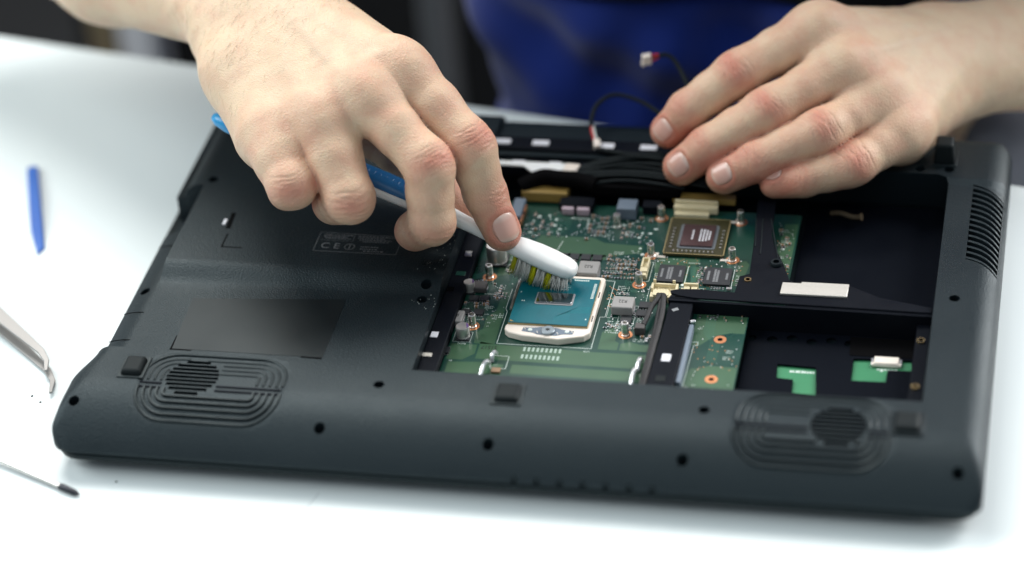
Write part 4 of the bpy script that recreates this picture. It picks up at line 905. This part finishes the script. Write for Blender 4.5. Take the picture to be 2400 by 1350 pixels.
def smin(a, b, k):
    h = np.maximum(k - np.abs(a - b), 0) / k
    return np.minimum(a, b) - h * h * k * .25
def cdist(X, Y, Z, p):
    a, b, ra, rb, k = p; ba = b - a; L2 = ba @ ba + 1e-9
    dx, dy, dz = X - a[0], Y - a[1], Z - a[2]
    t = np.clip((dx * ba[0] + dy * ba[1] + dz * ba[2]) / L2, 0, 1)
    return np.sqrt((dx - t * ba[0]) ** 2 + (dy - t * ba[1]) ** 2 + (dz - t * ba[2]) ** 2) - (ra + t * (rb - ra))
def bounds(p, m_=22):
    r = max(p[2], p[3]) + m_; return np.minimum(p[0], p[1]) - r, np.maximum(p[0], p[1]) + r
FAR = 60.0
def grid_sdf(gx_, gy_, gz_, base, fing):
    D = np.full((len(gx_), len(gy_), len(gz_)), FAR, np.float32)
    def sub(lo, hi):
        s = []
        for g_, l, h in zip((gx_, gy_, gz_), lo, hi): s.append(slice(int(np.searchsorted(g_, l)), int(np.searchsorted(g_, h))))
        return tuple(s)
    def ev(sl, p): return cdist(gx_[sl[0]][:, None, None], gy_[sl[1]][None, :, None], gz_[sl[2]][None, None, :], p).astype(np.float32)
    for p in base:
        sl = sub(*bounds(p)); 
        if D[sl].size: D[sl] = smin(D[sl], ev(sl, p), p[4])
    out = D.copy()
    for prs, kb in fing:
        lo = np.min([bounds(p)[0] for p in prs], 0); hi = np.max([bounds(p)[1] for p in prs], 0); sl = sub(lo, hi)
        if not D[sl].size: continue
        f = np.full(D[sl].shape, FAR, np.float32)
        for p in prs: f = smin(f, ev(sl, p), p[4])
        out[sl] = np.minimum(out[sl], smin(D[sl], f, kb))
    return out
def pts_sdf(P, base, fing):
    od = np.argsort(P[:, 0]); P = P[od]; n_ = len(P); D = np.full(n_, FAR); xs_ = np.ascontiguousarray(P[:, 0])
    def acc(arr, p, k):
        lo, hi = bounds(p, 16); a, b = np.searchsorted(xs_, (lo[0], hi[0]))
        if b <= a: return
        q = P[a:b]; ix = a + np.nonzero((q[:, 1] > lo[1]) & (q[:, 1] < hi[1]) & (q[:, 2] > lo[2]) & (q[:, 2] < hi[2]))[0]
        if len(ix): arr[ix] = smin(arr[ix], cdist(P[ix, 0], P[ix, 1], P[ix, 2], p), k)
    for p in base: acc(D, p, p[4])
    out = D.copy()
    for prs, kb in fing:
        f = np.full(n_, FAR)
        for p in prs: acc(f, p, p[4])
        ix = np.nonzero(f < FAR)[0]; out[ix] = np.minimum(out[ix], smin(D[ix], f[ix], kb))
    r = np.empty(n_); r[od] = out
    return r
def grad(P, base, fing, e=.25):
    d0 = pts_sdf(P, base, fing); g = np.empty_like(P)
    for a in range(3):
        Q = P.copy(); Q[:, a] += e; g[:, a] = (pts_sdf(Q, base, fing) - d0) / e
    return d0, g / (np.linalg.norm(g, axis=1, keepdims=True) + 1e-9)
def surface_nets(gx_, gy_, gz_, D):
    s = D < 0
    nx_, ny_, nz_ = D.shape
    cnt = np.zeros((nx_ - 1, ny_ - 1, nz_ - 1), np.int8)
    for i in (0, 1):
        for j in (0, 1):
            for k in (0, 1): cnt += s[i:nx_ - 1 + i, j:ny_ - 1 + j, k:nz_ - 1 + k]
    act = (cnt > 0) & (cnt < 8); I, J, K = np.nonzero(act)
    idx = np.full(act.shape, -1, np.int32); idx[I, J, K] = np.arange(len(I))
    pos = np.zeros((len(I), 3)); num = np.zeros(len(I))
    G = (gx_, gy_, gz_)
    cor = [(i, j, k) for i in (0, 1) for j in (0, 1) for k in (0, 1)]
    for a in cor:
        for ax_ in range(3):
            if a[ax_]: continue
            b = list(a); b[ax_] = 1
            da = D[I + a[0], J + a[1], K + a[2]]; db = D[I + b[0], J + b[1], K + b[2]]
            x = (da < 0) != (db < 0); t = np.where(x, da / np.where(x, da - db, 1), 0)
            pa = np.stack([gx_[I + a[0]], gy_[J + a[1]], gz_[K + a[2]]], 1); pb = np.stack([gx_[I + b[0]], gy_[J + b[1]], gz_[K + b[2]]], 1)
            pos += np.where(x[:, None], pa + (pb - pa) * t[:, None], 0); num += x
    pos /= num[:, None]
    quads = []
    for ax_ in range(3):
        sa = [slice(None)] * 3; sb = [slice(None)] * 3; sa[ax_] = slice(0, -1); sb[ax_] = slice(1, None)
        ch = s[tuple(sa)] != s[tuple(sb)]
        E_ = np.array(np.nonzero(ch)).T
        u, v = [(1, 2), (2, 0), (0, 1)][ax_]
        ok = (E_[:, u] > 0) & (E_[:, v] > 0) & (E_[:, u] < D.shape[u] - 1) & (E_[:, v] < D.shape[v] - 1); E_ = E_[ok]
        def at(du, dv):
            q = E_.copy(); q[:, u] -= du; q[:, v] -= dv; return idx[q[:, 0], q[:, 1], q[:, 2]]
        q = np.stack([at(1, 1), at(0, 1), at(0, 0), at(1, 0)], 1)
        ins = s[tuple(E_.T)]
        q[~ins] = q[~ins][:, ::-1]
        quads.append(q)
    return pos, np.concatenate(quads)
def split_quads(V_, Q):
    e = np.concatenate([Q[:, [0, 1]], Q[:, [1, 2]], Q[:, [2, 3]], Q[:, [3, 0]]]); es = np.sort(e, 1)
    key = es[:, 0].astype(np.int64) * len(V_) + es[:, 1]
    uk, inv = np.unique(key, return_inverse=True); inv = inv.reshape(4, -1) if inv.ndim == 1 else inv.reshape(4, -1)
    ev = (V_[uk // len(V_)] + V_[uk % len(V_)]) / 2; fv = V_[Q].mean(1)
    n0, n1 = len(V_), len(V_) + len(uk); f = n1 + np.arange(len(Q)); e0, e1, e2, e3 = [n0 + inv[k] for k in range(4)]
    q = np.concatenate([np.stack([Q[:, 0], e0, f, e3], 1), np.stack([e0, Q[:, 1], e1, f], 1), np.stack([f, e1, Q[:, 2], e2], 1), np.stack([e3, f, e2, Q[:, 3]], 1)])
    return np.concatenate([V_, ev, fv]), q
def mesh_np(name, V_, Q, mats):
    me = bpy.data.meshes.new(name)
    me.vertices.add(len(V_)); me.vertices.foreach_set('co', (V_ * S).astype(np.float32).ravel())
    me.loops.add(len(Q) * 4); me.loops.foreach_set('vertex_index', Q.astype(np.int32).ravel())
    me.polygons.add(len(Q)); me.polygons.foreach_set('loop_start', np.arange(0, len(Q) * 4, 4, dtype=np.int32))
    me.update(calc_edges=True); me.validate()
    for m_ in mats: me.materials.append(m_)
    finish(me)
    return me
def runs(*seg):
    out = []
    for a, b, st in seg: out += list(np.arange(a, b, st))
    return np.array(out + [seg[-1][1]])
STEP = 1.35
gX = runs((-430, -300, 10), (-300, -215, 2.2), (-215, -12, STEP), (-12, 24, 4), (24, 182, STEP), (182, 260, 2.0), (260, 450, 10))
gY = runs((-24, 128, STEP), (128, 200, 1.6), (200, 260, 3), (260, 480, 10)); gZ = runs((-250, -40, 12), (-40, 24, 4), (24, 142, STEP), (142, 180, 4), (180, 500, 11))
Dg = grid_sdf(gX, gY, gZ, base_prims, fingers)
V_, Q = surface_nets(gX, gY, gZ, Dg); del Dg
d0, Gn = grad(V_, base_prims, fingers); V_ -= Gn * np.clip(d0, -2, 2)[:, None]
V_, Q = split_quads(np.concatenate([V_, Gn], 1), Q)
Gn = V_[:, 3:] / np.linalg.norm(V_[:, 3:], axis=1, keepdims=True); V_ = np.ascontiguousarray(V_[:, :3])
for _ in range(2): V_ -= Gn * np.clip(pts_sdf(V_, base_prims, fingers), -1.5, 1.5)[:, None]

# fine relief and complexion: creases over the joints, nail beds, flushed knuckles
disp = np.zeros(len(V_)); red = np.zeros(len(V_)); pale = np.zeros(len(V_))
rg = np.random.RandomState(4)
own_d = np.stack([pts_sdf(V_, [], [(prs, 1.0)]) for prs, kb in fingers], 1); owner = np.where(own_d.min(1) < 3.5, own_d.argmin(1), -1)
def near(c, r): return np.nonzero(((V_ - c) ** 2).sum(1) < r * r)[0]
for jid, jn in enumerate(joints):
    J, n_, (r0, r1, r2, r3) = jn['J'], jn['n'], jn['r']
    for q, (jc, rr, offs, amp) in enumerate(((J[1], r1, (-6.4, -4.6, -3.0, -1.3, .4, 2.0, 3.8, 5.6), .56), (J[2], r2, (-2.6, -1.0, .6, 2.2), .42))):
        if jn['k'] == 't': continue
        sc_k = .75 if (jn['H'] is HA and jn['k'] in 'rp') else 1.0
        d = J[q + 2] - J[q]; d /= np.linalg.norm(d); e = np.cross(d, n_); e /= np.linalg.norm(e); nn = np.cross(e, d)
        ix = near(jc, rr + 11); P = V_[ix] - jc
        s_ = P @ d; l_ = P @ e; dz_ = np.clip((Gn[ix] @ nn + .15) / 1.15, 0, 1) ** 1.2
        own = (owner[ix] == jid) * (P @ nn > -3)
        for o_ in offs:
            wv = .35 * np.sin(l_ * rg.uniform(.35, .8) + rg.uniform(0, 6)) + .03 * np.sign(o_) * l_ ** 2 * rg.uniform(.2, .6)
            ext = np.exp(-(l_ / (rr * rg.uniform(.55, .95))) ** 4)
            disp[ix] -= sc_k * amp * rg.uniform(.5, 1.25) * np.exp(-((s_ - o_ - wv) / rg.uniform(.38, .6)) ** 2) * ext * dz_ * own
        red[ix] += sc_k * (.75 if q == 0 else .5) * np.exp(-(s_ / 6.5) ** 2) * dz_ * own
    jc = J[0]; ix = near(jc, 20); P = V_[ix] - jc
    red[ix] += .85 * np.exp(-(P ** 2).sum(1) / 13 ** 2) * np.clip(Gn[ix] @ n_ + .3, 0, 1)
    ix = near(J[3], r3 + 14); red[ix] += .8 * np.exp(-((V_[ix] - J[3]) ** 2).sum(1) / 11 ** 2)
    for a, b in ((J[0], J[1]), (J[1], J[2]), (J[2], J[3])):
        ix = near((a + b) / 2, 36); ba = b - a; t = np.clip(((V_[ix] - a) @ ba) / (ba @ ba), 0, 1); dd = np.sqrt(((V_[ix] - a - t[:, None] * ba) ** 2).sum(1))
        red[ix] += .24 * np.clip((r0 + 3 - dd) / 3, 0, 1) * np.clip(t * 3, .0, 1)
    # palmar folds inside the bends
    for q, jc in ((1, J[1]), (2, J[2])):
        d = J[q + 1] - J[q - 1]; d /= np.linalg.norm(d); ix = near(jc, r1 + 8); P = V_[ix] - jc; s_ = P @ d
        pm = np.clip(-(Gn[ix] @ n_), 0, 1) * (owner[ix] == jid)
        for o_ in (-1.2, 1.2): disp[ix] -= .5 * np.exp(-((s_ - o_) / .7) ** 2) * pm
for nid, (J, n_, (hw, ln, off), own_) in zip(nail_id, nails):
    d = J[3] - J[2]; d /= np.linalg.norm(d); n2 = n_ - d * (n_ @ d); n2 /= np.linalg.norm(n2); e = np.cross(d, n2)
    c0 = J[3] + d * off; ix = near(c0, 16); P = V_[ix] - c0; u = (P @ e) / hw; v = (P @ d) / (ln / 2)
    rho = (np.abs(u) ** 2.6 + np.abs(v) ** 2.6) ** (1 / 2.6); up = np.clip((P @ n2) / 4, 0, 1) * (owner[ix] == nid)
    disp[ix] += up * (-.5 * np.exp(-np.clip(rho - .96, 0, None) ** 2 / .006) + .3 * np.exp(-((rho - 1.28) / .16) ** 2) * (v < .45))
    red[ix] += up * .5 * np.exp(-((rho - 1.15) / .2) ** 2)
# shallow veins and broad unevenness on the back of both hands
def vein(pts, w, a_):
    P = np.array([tuple(p) for p in catmull([tuple(q) for q in pts], 8)])
    lo, hi = P.min(0) - 14, P.max(0) + 14; ix = np.nonzero(((V_ > lo) & (V_ < hi)).all(1))[0]; q = V_[ix]
    dm = np.full(len(ix), 1e9)
    for a, b in zip(P, P[1:]):
        ba = b - a; t = np.clip(((q - a) @ ba) / (ba @ ba), 0, 1); dm = np.minimum(dm, ((q - a - t[:, None] * ba) ** 2).sum(1))
    disp[ix] += a_ * np.exp(-dm / w ** 2); pale[ix] += .12 * np.exp(-dm / (w * 1.3) ** 2)
for H in (HA, HB):
    W = H['W']; mc = {k: A_(H[k][0]) for k in 'imrp'}
    def onback(p):
        p = np.array(p, float)[None].repeat(1, 0); 
        for _ in range(6): dd, gg = grad(p, base_prims, fingers); p = p - gg * dd[:, None]
        return p[0]
    up_ = nv(.75, 0, .65) * 22
    f_ = lambda a, b, t: onback(a * (1 - t) + b * t + up_)
    g1 = (mc['i'] + mc['m']) / 2; g2 = (mc['m'] + mc['r']) / 2; g3 = (mc['r'] + mc['p']) / 2
    vein([f_(W, g1, .1), f_(W, g1, .4), f_(W, g1, .7), f_(W, g1, .95)], 2.4, .26); vein([f_(W, g3, .1), f_(W, g2, .42), f_(W, g2, .9)], 2.4, .24); vein([f_(W, g2, .42), f_(W, g3, .7), f_(W, g3, .95)], 2.2, .2); vein([f_(W, g1, .4), f_(W, g2, .62), f_(W, g2, .8)], 2.0, .18)
V_ = V_ + Gn * disp[:, None]
rough_ = .12 * np.sin(V_[:, 0] * .31 + 1.7 * np.sin(V_[:, 1] * .23)) * np.sin(V_[:, 2] * .27 + V_[:, 1] * .19); V_ += Gn * rough_[:, None]

def skin_material():
    m_ = bpy.data.materials.new('skin'); m_.use_nodes = True; nt = m_.node_tree; N = nt.nodes; L = nt.links; b = N['Principled BSDF']
    at = N.new('ShaderNodeAttribute'); at.attribute_name = 'flush'
    ap = N.new('ShaderNodeAttribute'); ap.attribute_name = 'vein'
    tc = N.new('ShaderNodeTexCoord'); nz = N.new('ShaderNodeTexNoise'); nz.inputs['Scale'].default_value = 95; nz.inputs['Detail'].default_value = 6; L.new(tc.outputs['Object'], nz.inputs['Vector'])
    mx = N.new('ShaderNodeMix'); mx.data_type = 'RGBA'; mx.inputs['A'].default_value = (0.625, 0.47, 0.325, 1); mx.inputs['B'].default_value = (0.52, 0.215, 0.15, 1)
    mul = N.new('ShaderNodeMath'); mul.operation = 'MULTIPLY_ADD'; L.new(nz.outputs['Fac'], mul.inputs[0]); mul.inputs[1].default_value = 1.0; mul.inputs[2].default_value = -.42
    ad = N.new('ShaderNodeMath'); ad.operation = 'ADD'; ad.use_clamp = True; L.new(mul.outputs[0], ad.inputs[0]); L.new(at.outputs['Fac'], ad.inputs[1]); L.new(ad.outputs[0], mx.inputs['Factor'])
    mv = N.new('ShaderNodeMix'); mv.data_type = 'RGBA'; mv.inputs['B'].default_value = (0.50, 0.44, 0.34, 1); L.new(ap.outputs['Fac'], mv.inputs['Factor']); L.new(mx.outputs['Result'], mv.inputs['A']); L.new(mv.outputs['Result'], b.inputs['Base Color'])
    b.inputs['Subsurface Weight'].default_value = .24; b.inputs['Subsurface Radius'].default_value = (1, .38, .2); b.inputs['Subsurface Scale'].default_value = .0028
    b.inputs['Roughness'].default_value = .5; b.inputs['Specular IOR Level'].default_value = .42
    vo = N.new('ShaderNodeTexVoronoi'); vo.inputs['Scale'].default_value = 1250; L.new(tc.outputs['Object'], vo.inputs['Vector'])
    n2 = N.new('ShaderNodeTexNoise'); n2.inputs['Scale'].default_value = 420; n2.inputs['Detail'].default_value = 6; L.new(tc.outputs['Object'], n2.inputs['Vector'])
    a2 = N.new('ShaderNodeMath'); a2.operation = 'ADD'; L.new(vo.outputs['Distance'], a2.inputs[0]); L.new(n2.outputs['Fac'], a2.inputs[1])
    bp = N.new('ShaderNodeBump'); bp.inputs['Strength'].default_value = .44; bp.inputs['Distance'].default_value = .0005; L.new(a2.outputs[0], bp.inputs['Height']); L.new(bp.outputs['Normal'], b.inputs['Normal'])
    return m_
M['skin'] = skin_material()
person = thing('person', 'person in dark blue work clothes brushing the laptop with bare hands', 'person', (60, 345, -740))
pinv = Matrix.Translation(-Vector((60, 345, -740)) * S)
bm_ = mesh_np('body', V_, Q, [M['skin']])
for nm, arr in (('flush', np.clip(red * .88, 0, .95)), ('vein', np.clip(pale, 0, .55))):
    at = bm_.attributes.new(nm, 'FLOAT', 'POINT')
    if len(bm_.vertices) == len(arr): at.data.foreach_set('value', arr.astype(np.float32))
body = link('body', bm_, person); body.matrix_parent_inverse = pinv
M['nail'] = mat('fingernail', (0.64, 0.36, 0.29), 0.27, sss=.25, coat=.2, bump=.06, bscale=900)
nt = M['nail'].node_tree; at = nt.nodes.new('ShaderNodeAttribute'); at.attribute_name = 'along'; cr_ = nt.nodes.new('ShaderNodeValToRGB')
cr_.color_ramp.elements[0].position = .10; cr_.color_ramp.elements[0].color = (.70, .50, .43, 1); cr_.color_ramp.elements[1].position = 1.0; cr_.color_ramp.elements[1].color = (.66, .46, .37, 1)
for q, c in ((.28, (.64, .37, .31)), (.8, (.62, .35, .28)), (.9, (.64, .42, .34))):
    e_ = cr_.color_ramp.elements.new(q); e_.color = (*c, 1)
nt.links.new(at.outputs['Fac'], cr_.inputs['Fac']); nt.links.new(cr_.outputs['Color'], nt.nodes['Principled BSDF'].inputs['Base Color'])
for J, n_, (hw, ln, off), own_ in nails:
    d = J[3] - J[2]; d /= np.linalg.norm(d); n2 = n_ - d * (n_ @ d); n2 /= np.linalg.norm(n2); e = np.cross(d, n2); c0 = J[3] + d * off
    NU, NV = 19, 23; uu, vv = np.meshgrid(np.linspace(-1, 1, NU), np.linspace(-1, 1, NV), indexing='ij')
    du = uu * np.sqrt(1 - vv ** 2 / 2) * .72 + uu * .28; dv = vv * np.sqrt(1 - uu ** 2 / 2) * .78 + vv * .22
    P = c0 + e * (du.ravel() * hw * .98)[:, None] + d * (dv.ravel() * ln / 2)[:, None] + n2 * 16
    for _ in range(26): P = P - n2 * (pts_sdf(P, [], [(own_, 1.0)]) * .85)[:, None]
    edge = np.clip((np.abs(du) ** 2.6 + np.abs(dv) ** 2.6) ** (1 / 2.6), 0, 1.2).ravel()
    lift = .12 - .42 * np.clip((edge - .82) / .18, 0, 1) ** 2 * np.where(dv.ravel() < .55, 1, .15)
    P = P + n2 * lift[:, None]
    f = [(i * NV + j, (i + 1) * NV + j, (i + 1) * NV + j + 1, i * NV + j + 1) for i in range(NU - 1) for j in range(NV - 1)]
    o = MB().add([tuple(p) for p in P], f).build('fingernail', M['nail'], person, 80); o.matrix_parent_inverse = pinv
    aa = o.data.attributes.new('along', 'FLOAT', 'POINT'); aa.data.foreach_set('value', (.5 + .5 * dv.ravel() + .06 * (du.ravel() ** 2)).astype(np.float32))
    sd_ = o.modifiers.new('solid', 'SOLIDIFY'); sd_.thickness = .0004; sd_.offset = -1

# fine hairs on the back of the brushing hand and its wrist
hr = MB(); W = HA['W']; mcm = (A_(HA['m'][0]) + A_(HA['r'][0])) / 2; fw = mcm - W; fw /= np.linalg.norm(fw); lt = A_(HA['i'][0]) - A_(HA['p'][0]); lt /= np.linalg.norm(lt)
cand = np.nonzero((((V_ - (W + fw * 22 - lt * 8)) ** 2).sum(1) < 58 ** 2) & (Gn @ nv(.75, 0, .65) > .25))[0]
for q in rg.choice(cand, 460, replace=False):
    p, n_ = V_[q], Gn[q]; s_ = (p - W) @ fw
    if rg.rand() < np.clip((s_ - 30) / 40, 0, .95): continue
    t = -lt * .75 + fw * .6 + rg.normal(0, .22, 3); t -= n_ * (t @ n_); t /= np.linalg.norm(t); ln = rg.uniform(3, 7)
    hr.tube([p - n_ * .1, p + t * ln * .5 + n_ * .55, p + t * ln + n_ * .35], [.038, .034, .012], 3)
o = hr.build('arm_hair', mat('brown_hair', (.16, .10, .06), .5), person, 90); o.matrix_parent_inverse = pinv; tag(o, kind='stuff')

# clothing
cl = [cone((-8, 345, -190), (-8, 345, 290), 99, 100, 30), cone((106, 345, -190), (116, 345, 290), 99, 100, 30), cone((-98, 352, 335), (218, 352, 335), 66, 66, 40),
      cone(HA['SH'], HA['SH'] * .42 + HA['E'] * .58, 58, 50, 30), cone(HB['SH'], HB['SH'] * .42 + HB['E'] * .58, 58, 50, 30), cone((-20, 300, -150), (-30, 262, -196), 78, 80, 40), cone((140, 300, -150), (140, 262, -196), 78, 80, 40)]
cX = np.arange(-330, 400, 9.0); cY = np.arange(160, 480, 9.0); cZ = np.arange(-300, 430, 9.0)
Vc, Qc = surface_nets(cX, cY, cZ, grid_sdf(cX, cY, cZ, cl, [])); Vc, Qc = split_quads(Vc, Qc)
for _ in range(2): d0, gc = grad(Vc, cl, []); Vc -= gc * d0[:, None]
fold = 5 * np.sin(Vc[:, 0] * .045 + Vc[:, 2] * .03 + 1.6 * np.sin(Vc[:, 2] * .021)) + 3.2 * np.sin(Vc[:, 0] * .09 - Vc[:, 2] * .05 + 2 * np.sin(Vc[:, 0] * .02)) + 2 * np.sin(Vc[:, 2] * .13 + Vc[:, 0] * .05)
fold *= 1 - .93 * np.exp(-((Vc[:, 2] - 70) / 38) ** 4)          # the belt presses the folds flat
Vc += gc * fold[:, None] * .9
M['cloth'] = mat('navy_work_cloth', (0.0035, 0.021, 0.185), 0.85, var=0.2, vscale=30, bump=.3, bscale=900, sheen=.25, spec=.2)
o = link('overalls', mesh_np('overalls', Vc, Qc, [M['cloth']]), person); o.matrix_parent_inverse = pinv
th_ = [cone((-20, 330, -270), (-70, 60, -262), 88, 66, 30), cone((205, 360, -105), (300, 130, -140), 92, 70, 30)]
tX = np.arange(-180, 420, 10.); tY = np.arange(-20, 470, 10.); tZ = np.arange(-400, 20, 10.)
Vt, Qt = surface_nets(tX, tY, tZ, grid_sdf(tX, tY, tZ, th_, [])); Vt, Qt = split_quads(Vt, Qt)
d0, gt = grad(Vt, th_, []); Vt -= gt * d0[:, None]; Vt += gt * (4 * np.sin(Vt[:, 0] * .07 + Vt[:, 1] * .05) + 3 * np.sin(Vt[:, 1] * .11 + 2 * np.sin(Vt[:, 0] * .04)))[:, None]
o = link('trousers', mesh_np('trousers', Vt, Qt, [mat('slate_denim', (0.14, 0.15, 0.18), .85, var=.3, vscale=40, bump=.3, bscale=800)]), person); o.matrix_parent_inverse = pinv
bl = MB(); NB = 96; prof_ = ((47, 1.0), (47, 4.5), (50, 6), (89, 6), (92, 4.5), (92, 1.0)); bv = []
for k in range(NB):
    a = 2 * math.pi * k / NB; dr_ = np.array((math.cos(a), math.sin(a), 0.))
    for z_, off_ in prof_:
        p = np.array([[60., 345., z_]]) + dr_ * 260
        for _ in range(40): p = p - dr_ * (np.minimum(pts_sdf(p, cl[:2], []), 40) - off_)[:, None] * .9
        bv.append(tuple(p[0]))
m6 = len(prof_); bl.add(bv, [(k * m6 + q, ((k + 1) % NB) * m6 + q, ((k + 1) % NB) * m6 + q + 1, k * m6 + q + 1) for k in range(NB) for q in range(m6 - 1)])
o = bl.build('belt', M['rubber'], person, 50); o.matrix_parent_inverse = pinv

# ------------------------------------------------------------------ blurred background beyond the table
rack = thing('shelving_rack', 'dark blurred rack standing behind the table on the left', 'rack', (-250, 640, -740))
rinv = Matrix.Translation(Vector((250, -640, 740)) * S)
M['dark'] = mat('black_panel', (0.006, 0.006, 0.007), 0.7, var=.3, vscale=8)
for name, c, d, m_ in (('panel', (-230, 700, -240), (570, 30, 1000), M['dark']), ('upright', (-470, 640, -240), (18, 30, 1000), mat('brown_wood', (.22, .17, .10), .6)), ('upright', (-442, 636, -240), (27, 30, 1000), mat('pale_upright', (.75, .75, .78), .6)),
                       ('upright', (-218, 640, -240), (19, 30, 1000), mat('grey_upright', (.12, .125, .13), .6)), ('shelf', (-230, 660, -420), (540, 120, 16), M['dark'])):
    o = MB().box(c, d).build(name, m_, rack, bevel=2); o.matrix_parent_inverse = rinv
tag(MB().box((0, 2200, 400), (7000, 40, 2400)).build('wall', mat('grey_wall', (.28, .29, .30), .8, var=.05, vscale=2)), kind='structure')
